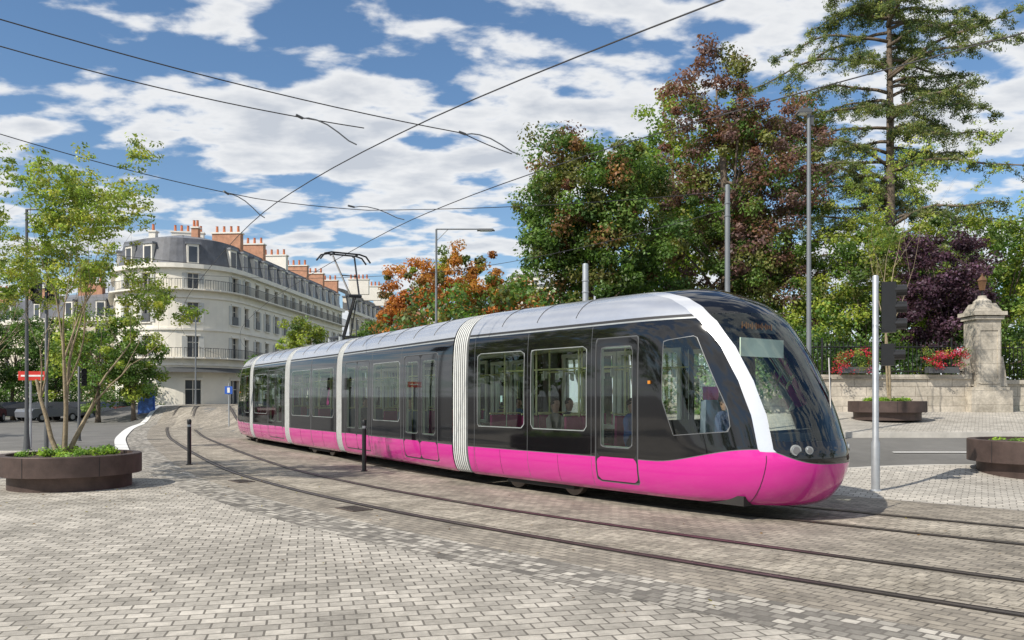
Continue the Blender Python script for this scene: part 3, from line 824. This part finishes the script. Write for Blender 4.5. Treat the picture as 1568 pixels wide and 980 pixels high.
def tree(name,x,y,zb,ells,ncl,crad,per,size,pal,tr_r=.3,tr_top=.6,bark=None,palz=None,limbs=22,hol=.45):
    e=empty(name); cs=[]
    tot=sum(el[1][0]*el[1][1]*el[1][2] for el in ells)
    for c,r in ells:
        k=max(int(ncl*r[0]*r[1]*r[2]/tot),3)
        d=rng.normal(size=(k,3)); d/=np.linalg.norm(d,axis=1)[:,None]
        f=rng.uniform(hol**3,1.08,k)**(1/3)
        ph=rng.uniform(0,6,3)
        lum=1+.13*np.sin(d[:,0]*5+ph[0])*np.cos(d[:,2]*6+ph[1])+.08*np.sin(d[:,1]*9+ph[2])
        cs.append(np.array(c)+d*np.array(r)*(f*lum)[:,None])
    cc=np.concatenate(cs)
    rad=rng.uniform(.45,1.25,len(cc))*crad
    C,n,s,col=clump_leaves(cc,rad,per,size,pal,palz=palz)
    leaves('foliage',C,n,s,col,e)
    bk=bark or m_bark; mb=MB()
    zt=max(c[2]+r[2]*.6 for c,r in ells); top=Vector((ells[0][0][0],ells[0][0][1],zb+(zt-zb)*tr_top+0))
    pts=[];rs=[]
    for i in range(9):
        t=i/8; p=Vector((x,y,zb-.1)).lerp(top,t)+Vector((math.sin(t*4+x)*.15*t,math.cos(t*3+y)*.15*t,0)); pts.append(p); rs.append(tr_r*(1.35 if i==0 else 1-.7*t))
    mb.tube(pts,rs,bk,10)
    for i in rng.choice(len(cc),min(limbs,len(cc)),replace=False):
        t=rng.uniform(.35,1); p0=pts[int(t*8)]; p1=Vector(cc[i]); mid=p0.lerp(p1,.5)+Vector((0,0,(p1-p0).length*.08)); r0=tr_r*.35*(1-.5*t)
        mb.tube([p0,mid,p1],[r0,r0*.6,r0*.15],bk,6)
    mb.obj('trunk',e,smooth=True); return e
G1=(.060,.105,.022); G2=(.085,.135,.030); G3=(.040,.075,.020); YG=(.17,.20,.035); BR=(.15,.080,.035); OR=(.26,.10,.025); PU=(.045,.022,.035); CO=(.125,.062,.045); OL=(.10,.105,.030); MV=(.11,.065,.06)
def zpal(lo,hi,zmid,sp):
    def f(cc):
        a=pick(lo,len(cc)); b=pick(hi,len(cc)); t=1/(1+np.exp(-(cc[:,2]-zmid)/sp+rng.normal(size=len(cc))*.8)); k=rng.uniform(size=len(cc))<t
        return np.where(k[:,None],b,a)
    return f
tree('chestnut_tree',3.6,36,1.2,[((3.3,36,10.2),(2.9,2.9,3.6)),((2.1,35.5,9.6),(1.8,2,3.0)),((5.2,36,9.4),(2.4,2.6,4.0)),((6.2,36.6,5.5),(2.3,2.2,2.4)),((3.9,36,6.4),(2.4,2.4,1.9)),((1.6,35.8,7.2),(1.2,1.3,2.0))],470,.70,150,.16,None,.38,.6,palz=zpal([(G1,5),(G2,3),(G3,3),(OL,1)],[(G1,3),(OL,4),(BR,2),(G2,2),(CO,.5)],9.8,1.5))
tree('lime_tree',8.5,44,1.2,[((8.6,44,14.8),(3.0,3,3.4)),((7.6,44,11),(3,3,4)),((11.5,44,9),(4,3,5)),((12.5,44,15),(2,2,2.6))],270,.85,110,.22,[(YG,6),(G2,3),((.16,.22,.035),4)],.35)
tree('copper_beech_tree',10.6,39,1.2,[((9.9,39,16.2),(2.2,2.2,2.8)),((10.2,39,12),(3.3,3.0,4.2)),((12.6,39.5,11.5),(2.7,3,5.0)),((9.4,38.5,8.0),(3.3,2.8,3.4)),((12.5,39,6.2),(3.2,2.8,2.6)),((13.9,39.5,14.9),(1.1,1.1,1.9)),((7.6,38.6,15.8),(.8,.8,.8))],520,.68,140,.16,None,.42,.75,palz=zpal([(G1,4),(G2,4),(OL,3),(MV,3)],[(CO,4),(MV,6),(OL,3)],10.2,1.8))
tree('maple_tree',16.3,38,1.2,[((16.3,38,7.2),(3.2,2.5,3.2)),((18.8,37,5.6),(2.6,2,2.6)),((13.6,36,4.2),(2.2,1.8,2.4))],260,.65,130,.16,[(YG,4),(G2,3),(G1,2),(OL,1)],.25)
tree('plum_tree',17.9,33.4,1.2,[((17.7,33.4,6.6),(2.0,1.5,2.0)),((16.9,33.2,4.9),(1.3,1.2,1.5)),((18.8,33.6,5.6),(1.2,1.2,1.6))],190,.48,130,.13,[(PU,6),((.08,.045,.07),4),((.03,.016,.025),2)],.16)
tree('ash_tree',25.5,42,1.2,[((24,42,8.3),(4.2,3,3.2)),((28,42,8.6),(3.4,3,3.4)),((22,40,5.5),(3.4,2,2.6)),((27,38,5.4),(3.4,2,3.2))],330,.7,120,.18,[(YG,4),(G2,5),(G1,2)],.3)
tree('plane_tree',27.5,36,1.2,[((25.6,34,10.2),(1.6,1.4,1.2)),((27,34,8.6),(2.2,1.5,1.4))],55,.6,110,.16,[((.22,.16,.03),3),(YG,3),(OL,3)],.2)
hx=rng.uniform(-6,32,430); hy=rng.uniform(31.6,35,430); hz=rng.uniform(1.4,4.4,430)
e=empty('park_shrubs'); C,n,s,col=clump_leaves(np.stack([hx,hy,hz],1),rng.uniform(.5,.95,430),95,.15,[(G3,5),(G1,4),(G2,2),((.025,.05,.015),3)])
leaves('foliage',C,n,s,col,e)
# hedge along the pavement on the far side, well clear of the tracks
k=95; e=empty('street_hedge'); C,n,s,col=clump_leaves(np.stack([rng.uniform(-2.4,9.3,k),rng.uniform(28.8,29.6,k),rng.uniform(.9,3.4,k)],1),rng.uniform(.45,.75,k),80,.17,[(G3,3),(G1,4),(G2,4),((.02,.04,.015),2)])
leaves('foliage',C,n,s,col,e)
hx=rng.uniform(-8,50,300); hy=rng.uniform(50,60,300); hz=rng.uniform(1.4,9,300)
e=empty('distant_trees'); C,n,s,col=clump_leaves(np.stack([hx,hy,hz],1),rng.uniform(1,1.8,300),90,.35,[(G3,5),(G1,5),(OL,2)])
leaves('foliage',C,n,s,col,e)
e=empty('ivy_hedge'); k=70; C,n,s,col=clump_leaves(np.stack([rng.uniform(18.6,24,k),rng.uniform(31.7,32.4,k),rng.uniform(2.3,5.2,k)],1),rng.uniform(.3,.6,k),120,.11,[(G2,4),(YG,2),(G1,3)])
leaves('foliage',C,n,s,col,e)
for fx,w in ((12.6,.85),(15.7,.75)):
    e=empty('flower_box'); mb=MB(); mb.box((fx,29.8,2.78),(w*1.5,.3,.22),m_dsteel); mb.obj('box',e)
    k=20; cc=np.stack([rng.uniform(fx-w,fx+w,k),rng.uniform(29.5,29.9,k),rng.uniform(2.75,3.5,k)],1)
    C,n,s,col=clump_leaves(cc,np.full(k,.25),90,.06,[(G2,7),(YG,3),((.40,.02,.04),5),((.42,.08,.14),3)]); leaves('flowers',C,n,s,col,e)
def cedar(x,y,zb,Ht):
    e=empty('cedar_tree'); mb=MB(); tp=[Vector((x+math.sin(t*3)*.15,y,zb+Ht*t)) for t in np.linspace(0,1,12)]
    mb.tube(tp,[.40*(1-.85*t) for t in np.linspace(0,1,12)],m_bark,10)
    CC=[];CR=[]; z=5.5
    while z<Ht-1:
        f=z/Ht; Lb=(7.4 if f<.75 else 7.4*(1-(f-.75)/.36))*rng.uniform(.45,1.05)
        az=rng.uniform(0,6.283)
        d=np.array([math.cos(az),math.sin(az),0]); lift=rng.uniform(.15,.6); b0=np.array([x,y,zb+z])
        pts=[];m=10; bend=rng.uniform(-1.3,1.3); perp=np.array([-d[1],d[0],0])
        for i in range(m):
            t=i/(m-1); p=b0+d*Lb*t+perp*bend*t*t+np.array([0,0,Lb*(lift*t-.42*t*t)+.28*math.sin(t*9+az)*t]); pts.append(p)
        mb.tube([tuple(p) for p in pts],[.09*(1-.85*i/(m-1))+.012 for i in range(m)],m_bark,5)
        for i in range(2,m):
            t=i/(m-1); sp=.35+2.0*(1-t)*t*1.5
            for sgn in (-1,1):
                for q in range(2):
                    if rng.uniform()<.18: continue
                    off_=rng.uniform(.2,1)*sp; tipp=pts[i]+perp*sgn*off_+d*off_*rng.uniform(.1,.9)+np.array([0,0,-.30*off_-rng.uniform(0,.45)+rng.uniform(0,.15)])
                    mb.tube([tuple(pts[i]),tuple(tipp)],[.02,.006],m_bark,3,cap=False)
                    for w in np.linspace(.35,1.1,3): CC.append(pts[i]+(tipp-pts[i])*w); CR.append(.18+.20*rng.uniform())
            CC.append(pts[i]+np.array([0,0,.08])); CR.append(.28)
        z+=rng.uniform(.12,.34)
    CC=np.array(CC);CR=np.array(CR)
    C,n,s,col=clump_leaves(CC,CR,28,.13,[((.085,.11,.04),4),((.12,.14,.045),4),((.045,.07,.035),3),((.16,.17,.055),2)],flat=.6)
    leaves('needles',C,n,s,col,e,asp=.4); mb.obj('trunk',e,smooth=True)
cedar(20.7,45,1.2,25.5)
def at(px,d): return (px-784)/1250*d
tree('autumn_tree',at(645,68),68,0,[((at(650,68),68,8.4),(3.9,3,4.7)),((at(616,68),67,6.5),(1.9,2,3.6))],230,.72,110,.24,[(OR,7),(BR,1),(OL,2),((.34,.15,.03),4)],.25)
tree('autumn_tree',at(710,64),64,0,[((at(705,64),64,9.0),(4.2,3,4.4)),((at(750,64),65,8.0),(2.8,3,4.2))],260,.72,110,.24,[(OR,3),(G2,2),(YG,3),(OL,2),((.28,.13,.03),4)],.25)
tree('autumn_tree',at(800,66),66,0,[((at(795,66),66,7.4),(3.6,3,4.0)),((at(850,66),66,6.8),(2.6,3,3.6))],200,.75,110,.24,[(OR,5),(BR,1),(YG,2),((.34,.15,.03),4)],.25)
tree('street_tree',at(462,72),72,0,[((at(462,72),72,5.8),(2.4,2.3,3.1)),((at(440,72),71.5,4.5),(1.5,1.5,2.1)),((at(490,72),72,4.8),(1.3,1.5,2.3))],120,.65,100,.22,[(YG,6),(G2,3)],.2)
tree('street_tree',at(392,80),80,0,[((at(392,80),80,4.0),(1.2,1.2,2.0))],40,.5,80,.2,[(G2,4),(G1,4)],.15)
tree('street_tree',at(570,85),85,0,[((at(570,85),85,6.4),(3.2,3,3.2))],80,.8,80,.28,[(G1,4),(G2,3),(OL,2)],.2)
for px_,d_,zz,rx,rz,pal in ((150,60,4.7,4.2,3.5,[(G2,5),(YG,4),(G1,2)]),(85,70,5.0,3.8,3.8,[(G1,4),(G3,2),(G2,3)]),(205,60,4.4,2.4,3.2,[(G2,4),(G1,3),(YG,3)]),(20,66,5.0,3.6,4.0,[(G3,3),(G1,4),(G2,2)]),(-60,64,5,4,4,[(G1,5),(G3,4)]),(125,90,5.8,4.5,4.8,[(G1,5),(OL,3)])):
    tree('street_tree',at(px_,d_),d_,0,[((at(px_,d_),d_,zz),(rx,rx*.8,rz))],int(28*rx),.75,95,.22,pal,.18,.7)
e=empty('hedge'); k=150; C,n,s,col=clump_leaves(np.stack([rng.uniform(-62,-35,k),rng.uniform(76,82,k),rng.uniform(.3,3.2,k)],1),rng.uniform(.7,1.2,k),70,.25,[(G3,5),(G1,4)])
leaves('foliage',C,n,s,col,e)
for (x,y,zz,r,rz) in ((-29,3,5.6,3.6,4.0),(-31,12,6.2,4.2,4.4),(-30,22,5.4,3.4,3.8),(-33,31,6.4,4,4.4),(-30,-9,6,4,4.2),(-22,-22,7,5,5),(-8,-27,7,5,5),(9,-25,7,5,5),(24,-17,7,5,5),(34,-4,7,5,5),(38,10,6,4.5,4.6)):
    tree('offscreen_tree',x,y,0,[((x,y,zz),(r,r,rz))],60,1.0,60,.38,[(G1,4),(G3,3),(G2,3)],.25,.6,limbs=6)  # unseen trees added out of frame to be mirrored in the tram
def locust(x,y,z,stems,Lst,levels,lsize,pal,nper=46,name='honey_locust_tree',r0=.07,seed=1,crad=.26,up=.25,bk=None,keep=.75):
    rs=random.Random(seed); e=empty(name); mb=MB(); ends=[]
    def grow(p,d,L,r,lv):
        pts=[p]; rr2=[r]; q=p.copy(); dd=d.copy()
        for i in range(4):
            dd=(dd+Vector((rs.uniform(-1,1),rs.uniform(-1,1),rs.uniform(-.6,1)))*.13+Vector((0,0,up*.12))).normalized()
            q=q+dd*L/4; pts.append(q.copy()); rr2.append(r*(1-.11*(i+1)))
        mb.tube(pts,rr2,bk or m_barkl,7 if lv<3 else 4,cap=False)
        if lv>=levels-1:
            for i in (2,3,4):
                if rs.random()<keep: ends.append(pts[i])
        if lv>=levels: return
        for k in range(rs.choice((2,2,3))):
            a=Vector((rs.uniform(-1,1),rs.uniform(-1,1),rs.uniform(-.35,.75)))
            nd=(dd+a*(.55+.1*lv)).normalized()
            grow(pts[rs.choice((3,4,4))],nd,L*rs.uniform(.62,.86),rr2[-1]*.72,lv+1)
    for (dx,dy,dz,l) in stems:
        grow(Vector((x+dx*.15,y+dy*.15,z)),Vector((dx,dy,dz)).normalized(),Lst*l,r0,0)
    cc=np.array([tuple(p) for p in ends])
    C,n,s,col=clump_leaves(cc,rng.uniform(.5,1.2,len(cc))*crad,nper,lsize,pal,flat=.4)
    leaves('foliage',C,n,s,col,e,asp=.5); mb.obj('trunk',e,smooth=True)
LP=[((.16,.20,.035),4),((.11,.155,.03),3),((.24,.25,.05),2)]
locust(-8.85,16.1,.6,[(-.50,-.1,1,1.0),(-.12,.25,1,1.2),(.22,-.1,1,1.2),(.36,.2,1,.95)],1.6,5,.07,LP,seed=5,nper=28,r0=.052,crad=.21,keep=.7)
locust(-11.6,17.6,.1,[(-.1,0,1,1.2),(.25,-.1,1,1.1),(-.4,.2,1,1.1)],1.7,5,.07,LP,seed=9,nper=26,r0=.06,crad=.22,keep=.65)
locust(12.5,27,1.5,[(.02,0,1,1.5),(-.10,.1,1,1.3)],2.1,5,.085,LP,seed=12,nper=20,r0=.045,crad=.26,keep=.6)
for (x,y,r,z) in ((-8.75,16.2,.85,.66),(12.4,27,.7,h(12.4,27)+.75),(10.95,17,.9,.8)):
    e=empty('planter_plants'); k=36; a=rng.uniform(0,6.28,k); q=r*np.sqrt(rng.uniform(0,1,k))
    C,n,s,col=clump_leaves(np.stack([x+q*np.cos(a),y+q*np.sin(a),z+rng.uniform(-.02,.07,k)],1),rng.uniform(.1,.22,k),90,.05,[((.16,.24,.03),4),((.10,.17,.03),4)],flat=.5); leaves('foliage',C,n,s,col,e)
k=420; x=rng.uniform(-12,6,k); y=rng.uniform(4,24,k)
x[:160]=rng.normal(-8.7,1.8,160); y[:160]=rng.normal(15.2,1.6,160)
e=empty('fallen_leaves'); nn=rng.normal(size=(k,3))*.25+np.array([0,0,1.]); nn/=np.linalg.norm(nn,axis=1)[:,None]
ok=(((x+8.75)**2+(y-16.2)**2)>1.7)
leaves('leaves',np.stack([x,y,np.full(k,.018)],1)[ok],nn[ok],rng.uniform(.03,.06,k)[ok],(pick([((.20,.11,.03),3),((.10,.06,.03),3),((.24,.20,.05),2)],k)*.8)[ok],e)
# ------------------------------------------------------------------ buildings
def facade(mb,p0,p1,z0,z1,win,wm,style=0,balc=False,shut=False):
    p0=Vector((p0[0],p0[1],0)); p1=Vector((p1[0],p1[1],0)); d=p1-p0; L=d.length; d/=L; n=Vector((d.y,-d.x,0))
    def q(a,z,o=0.): return p0+d*a+n*o+Vector((0,0,z))
    ang=math.atan2(d.y,d.x)
    nowin=win is None or L<1.6
    if nowin: mb.face([q(0,z0),q(L,z0),q(L,z1),q(0,z1)],wm)
    zb=z0+(win[1] if win else .7)
    if not nowin:
        ww,b,t=win; a0=(L-ww)/2; a1=a0+ww; zt=z0+t
        mb.face([q(0,z0),q(a0,z0),q(a0,z1),q(0,z1)],wm); mb.face([q(a1,z0),q(L,z0),q(L,z1),q(a1,z1)],wm)
        mb.face([q(a0,z0),q(a1,z0),q(a1,zb),q(a0,zb)],wm); mb.face([q(a0,zt),q(a1,zt),q(a1,z1),q(a0,z1)],wm)
        r=-.3
        mb.face([q(a0,zb,r),q(a1,zb,r),q(a1,zt,r),q(a0,zt,r)],m_win)
        for A,B in (((a0,zb),(a0,zt)),((a0,zt),(a1,zt)),((a1,zt),(a1,zb)),((a1,zb),(a0,zb))):
            mb.face([q(A[0],A[1]),q(B[0],B[1]),q(B[0],B[1],r),q(A[0],A[1],r)],wm)
        mb.box(q((a0+a1)/2,(zb+zt)/2,r+.05),(.07,.06,zt-zb),m_trim,rz=ang); mb.box(q((a0+a1)/2,zb+(zt-zb)*.72,r+.04),(ww,.05,.06),m_trim,rz=ang)
        mb.box(q((a0+a1)/2,zt+.12,.06),(ww+.4,.14,.18),m_trim,rz=ang); mb.box(q((a0+a1)/2,zb-.06,.08),(ww+.3,.2,.1),m_trim,rz=ang)
        if shut:
            for sa in (a0-.30,a1+.30): mb.box(q(sa,(zb+zt)/2,.04),(.5,.06,zt-zb),m_shut,rz=ang)
        if style==1 and not balc: mb.box(q((a0+a1)/2,zb+.45,.10),(ww,.04,.85),m_dsteel,rz=ang)
    if balc:
        mb.box(q(L/2,zb-.04,.35),(L,.7,.14),m_trim,rz=ang)
        for k in range(int(L/.25)+1): mb.box(q(k*.25+.05,zb+.5,.66),(.03,.03,.9),m_bkpaint,rz=ang)
        mb.box(q(L/2,zb+.96,.66),(L,.05,.05),m_bkpaint,rz=ang)
def inset(path,k):
    out=[]
    for i,p in enumerate(path):
        a=path[max(i-1,0)];b=path[min(i+1,len(path)-1)]
        d=Vector((b[0]-a[0],b[1]-a[1])).normalized(); out.append((p[0]-d.y*k,p[1]+d.x*k))
    return out
def chimney(mb,x,y,z,w,d,hh,ang,pots=4):
    mb.box((x,y,z+hh/2),(w,d,hh),m_brick if random.random()<.5 else m_trim,rz=ang); mb.box((x,y,z+hh),(w+.2,d+.2,.15),m_trim,rz=ang)
    for i in range(pots):
        o=(i-(pots-1)/2)*w/pots; mb.lathe([(.16,0),(.13,.7),(.16,.72),(.0,.73)],(x+math.cos(ang)*o,y+math.sin(ang)*o,z+hh+.08),m_terra,8)
def building(name,path,zs,wm,wins,roofz,balcs=(),shut=(),ch=(),roofin=1.5,dormers=True):
    e=empty(name); mb=MB()
    for i in range(len(path)-1):
        for k in range(len(zs)-1):
            facade(mb,path[i],path[i+1],zs[k],zs[k+1],wins[k],wm,1,k in balcs,(k in shut) and random.random()<.6)
    mb.obj('facade_wall',e)
    mb=MB()
    for k,z in enumerate(zs[1:]):
        w=.16 if k<len(zs)-2 else .45; hh=.22 if k<len(zs)-2 else .45
        o=inset(path,-w); i_=inset(path,.01)
        for j in range(len(path)-1):
            a,b,c,d=o[j],o[j+1],i_[j+1],i_[j]
            mb.face([(*a,z-hh/2),(*b,z-hh/2),(*b,z+hh/2),(*a,z+hh/2)],m_trim); mb.face([(*a,z+hh/2),(*b,z+hh/2),(*c,z+hh/2),(*d,z+hh/2)],m_trim); mb.face([(*a,z-hh/2),(*b,z-hh/2),(*c,z-hh/2),(*d,z-hh/2)],m_trim)
    mb.obj('cornices',e)
    mb=MB(); z0=zs[-1]+.2; a=inset(path,.2); b=inset(path,roofin*.55); c=inset(path,roofin+2.8); zt=roofz
    for j in range(len(path)-1):
        mb.face([(*a[j],z0),(*a[j+1],z0),(*b[j+1],zt),(*b[j],zt)],m_slate); mb.face([(*b[j],zt),(*b[j+1],zt),(*c[j+1],zt+.9),(*c[j],zt+.9)],m_zinc)
    mb.face([(*p,zt+.88) for p in c],m_zinc)
    if dormers:
        for j in range(len(path)-1):
            p=Vector((*path[j],0)); q=Vector((*path[j+1],0)); L=(q-p).length
            if L<1.8: continue
            d=(q-p)/L; nn=Vector((d.y,-d.x,0)); m=(p+q)/2-nn*.75; ang=math.atan2(d.y,d.x)
            mb.box(m+Vector((0,0,z0+1.1)),(1.15,1.2,2.0),m_trim,rz=ang); mb.box(m+nn*.61+Vector((0,0,z0+1.05)),(.8,.04,1.6),m_win,rz=ang); mb.box(m+Vector((0,0,z0+2.2)),(1.4,1.4,.2),m_zinc,rz=ang)
    for (x,y,w,d_,hh,ang,n) in ch: chimney(mb,x,y,zt-.4,w,d_,hh,ang,n)
    mb.obj('mansard_roof',e); return e
cx,cy,rad=-35.2,88.5,6.0
angs=[-118,-100,-93,-86,-79,-72,-54,-47,-40,-33,-26,-5]
arc=[(cx+rad*math.cos(R(a)),cy+rad*math.sin(R(a))) for a in angs]
ry=np.arange(91,128,2.9); path=[(-47.0,97),(-44.5,91.5),(-41.5,85.5)]+arc+[(-29.2+.08*(y-88),y) for y in ry]
an90=math.atan2(1,.08)-math.pi/2
chs=[(-31.5+.08*(y-88),y,3.2,.8,2.1,an90,4) for y in (90,96.5,104,112,119,126)]
chs+= [(-36.5,92,3.4,.8,2.6,0.2,5),(-41,98,3.0,.8,2.4,.3,4),(-33.5,86.5,.7,.7,2.0,0,2),(-38,86.5,.7,.7,1.6,0,1)]
building('corner_apartment_building',path,[.0,5.2,8.8,12.1,15.2],m_bwall,[(1.5,.3,3.6),(1.05,.7,2.9),(1.0,.7,2.7),(1.0,.75,2.4)],18.2,balcs=(1,3),shut=(1,2,3),ch=chs)
p2=[(-29.2+.08*(y-88)+.6,y) for y in np.arange(127.6,250,3.1)]
building('apartment_building',p2,[.0,5,8.6,12,15.4],m_bwall2,[(1.6,.3,3.6),(1.1,.7,2.7),(1.1,.7,2.7),(1.05,.75,2.4)],18.8,balcs=(2,),ch=[(-28+.08*(y-88),y,3.2,.8,2.4,0,5) for y in (131,139,147,156,166,176,190,205,220,236)])
p3=[(-72,108),(-66.5,104.5),(-61,101.5),(-56,99),(-51,97.5),(-47.5,97.6)]
building('apartment_building',p3,[0,4.5,8,11.2],m_bwall2,[(1.6,.3,3.4),(1.1,.7,2.6),(1.1,.7,2.6)],14.0,ch=[(-60,104,3,.8,2.2,0,5),(-52,101,3,.8,2.4,0,4),(-68,108,3,.8,2.2,0,4)])
mb=MB()
for i in range(5):
    a=Vector((cx+(rad+.1)*math.cos(R(-104+i*20)),cy+(rad+.1)*math.sin(R(-104+i*20)),4.9)); b=Vector((cx+(rad+.1)*math.cos(R(-84+i*20)),cy+(rad+.1)*math.sin(R(-84+i*20)),4.9))
    a2=a+(a-Vector((cx,cy,4.9))).normalized()*1.1-Vector((0,0,.5)); b2=b+(b-Vector((cx,cy,4.9))).normalized()*1.1-Vector((0,0,.5))
    mb.face([a,b,b2,a2],m_dsteel)
mb.obj('shop_awning')
e=empty('apartment_block'); mb=MB()
for (x0,x1,zt) in ((.0,5,24.2),(5,9.7,22.5),(-3,0,21)):
    for k in range(3):
        n_=int((x1-x0)/1.6)
        for j in range(n_):
            facade(mb,(x0+j*(x1-x0)/n_,149.9),(x0+(j+1)*(x1-x0)/n_,149.9),zt-9+k*3,zt-6+k*3,(1.0,.8,2.2) if (x1-x0)/n_>1.6 else None,m_bwall)
    mb.box(((x0+x1)/2,155.5,(zt-9)/2),(x1-x0,9.8,zt-9),m_bwall); mb.box(((x0+x1)/2,155.5,zt+.1),(x1-x0+.4,11.6,.3),m_zinc)
mb.obj('walls',e)
# ------------------------------------------------------------------ world
SUN=Vector((-.72,-.62,.92)).normalized()
el=math.asin(SUN.z); rot=math.atan2(SUN.x,SUN.y)
w=bpy.data.worlds.new('World'); scene.world=w; w.use_nodes=True; t=w.node_tree; t.nodes.clear()
out=N(t,'ShaderNodeOutputWorld'); bg=N(t,'ShaderNodeBackground'); bg.inputs['Strength'].default_value=.125
sky=N(t,'ShaderNodeTexSky'); sky.sky_type='NISHITA'; sky.sun_disc=False; sky.sun_elevation=el; sky.sun_rotation=rot; sky.air_density=1.0; sky.dust_density=.6; sky.ozone_density=2.0
tc=N(t,'ShaderNodeTexCoord'); sp=N(t,'ShaderNodeSeparateXYZ'); t.links.new(tc.outputs['Generated'],sp.inputs[0])
def mth(op,a,b=None,cl=False):
    n=N(t,'ShaderNodeMath',operation=op); n.use_clamp=cl
    for i,s in ((0,a),(1,b)):
        if s is None: continue
        if isinstance(s,(int,float)): n.inputs[i].default_value=s
        else: t.links.new(s,n.inputs[i])
    return n.outputs[0]
zc=mth('MAXIMUM',sp.outputs[2],0.0); den=mth('ADD',zc,.20)
cb=N(t,'ShaderNodeCombineXYZ'); t.links.new(mth('DIVIDE',sp.outputs[0],den),cb.inputs[0]); t.links.new(mth('DIVIDE',sp.outputs[1],den),cb.inputs[1])
mp=N(t,'ShaderNodeMapping'); mp.inputs['Rotation'].default_value=(0,0,R(-12)); mp.inputs['Scale'].default_value=(1.0,1.45,1); mp.inputs['Location'].default_value=(5.3,2.2,0); t.links.new(cb.outputs[0],mp.inputs[0])
n1=N(t,'ShaderNodeTexNoise'); n1.inputs['Scale'].default_value=1.3; n1.inputs['Detail'].default_value=2; t.links.new(mp.outputs[0],n1.inputs['Vector'])
n2=N(t,'ShaderNodeTexNoise'); n2.inputs['Scale'].default_value=5.2; n2.inputs['Detail'].default_value=8; n2.inputs['Roughness'].default_value=.52; n2.inputs['Distortion'].default_value=.1; t.links.new(mp.outputs[0],n2.inputs['Vector'])
sumn=mth('ADD',mth('MULTIPLY',n1.outputs['Fac'],.52),mth('MULTIPLY',n2.outputs['Fac'],.68))
hz=mth('MULTIPLY',mth('POWER',mth('SUBTRACT',1.0,zc),5.0),.04)
sumn=mth('ADD',sumn,hz)
cr=N(t,'ShaderNodeValToRGB'); cr.color_ramp.interpolation='EASE'; cr.color_ramp.elements[0].position=.553; cr.color_ramp.elements[1].position=.648
t.links.new(sumn,cr.inputs['Fac'])
cs=N(t,'ShaderNodeValToRGB'); cs.color_ramp.elements[0].position=.62; cs.color_ramp.elements[1].position=.77
cs.color_ramp.elements[0].color=(7.4,7.45,7.5,1); cs.color_ramp.elements[1].color=(4.7,5.0,5.5,1); t.links.new(sumn,cs.inputs['Fac'])
skc=mixc(t,1.0,sky.outputs[0],(.80,.96,1.06,1),'MULTIPLY')
fin=mixc(t,mth('MULTIPLY',cr.outputs['Color'],.96),skc,cs.outputs['Color'])
hzf=mth('MULTIPLY',mth('POWER',mth('SUBTRACT',1.0,zc),11.0),.5)
fin=mixc(t,hzf,fin,(6.2,6.6,7.1,1))
t.links.new(fin,bg.inputs['Color']); t.links.new(bg.outputs[0],out.inputs[0])
sl=bpy.data.lights.new('sun','SUN'); sl.energy=5.0; sl.angle=R(.55); sl.color=(1,.935,.83)
so=bpy.data.objects.new('sun',sl); link(so); so.rotation_euler=SUN.to_track_quat('Z','Y').to_euler()
# ------------------------------------------------------------------ camera
cam=bpy.data.cameras.new('camera'); co=bpy.data.objects.new('camera',cam); link(co)
co.location=(0,0,1.75); co.rotation_euler=(R(90),0,0); cam.sensor_width=36; cam.lens=28.7; cam.shift_y=.0765; cam.clip_end=5000; cam.clip_start=.05
scene.camera=co
scene.view_settings.view_transform='Standard'; scene.view_settings.look='None'; scene.view_settings.exposure=0
print('faces',sum(len(m.polygons) for m in bpy.data.meshes))
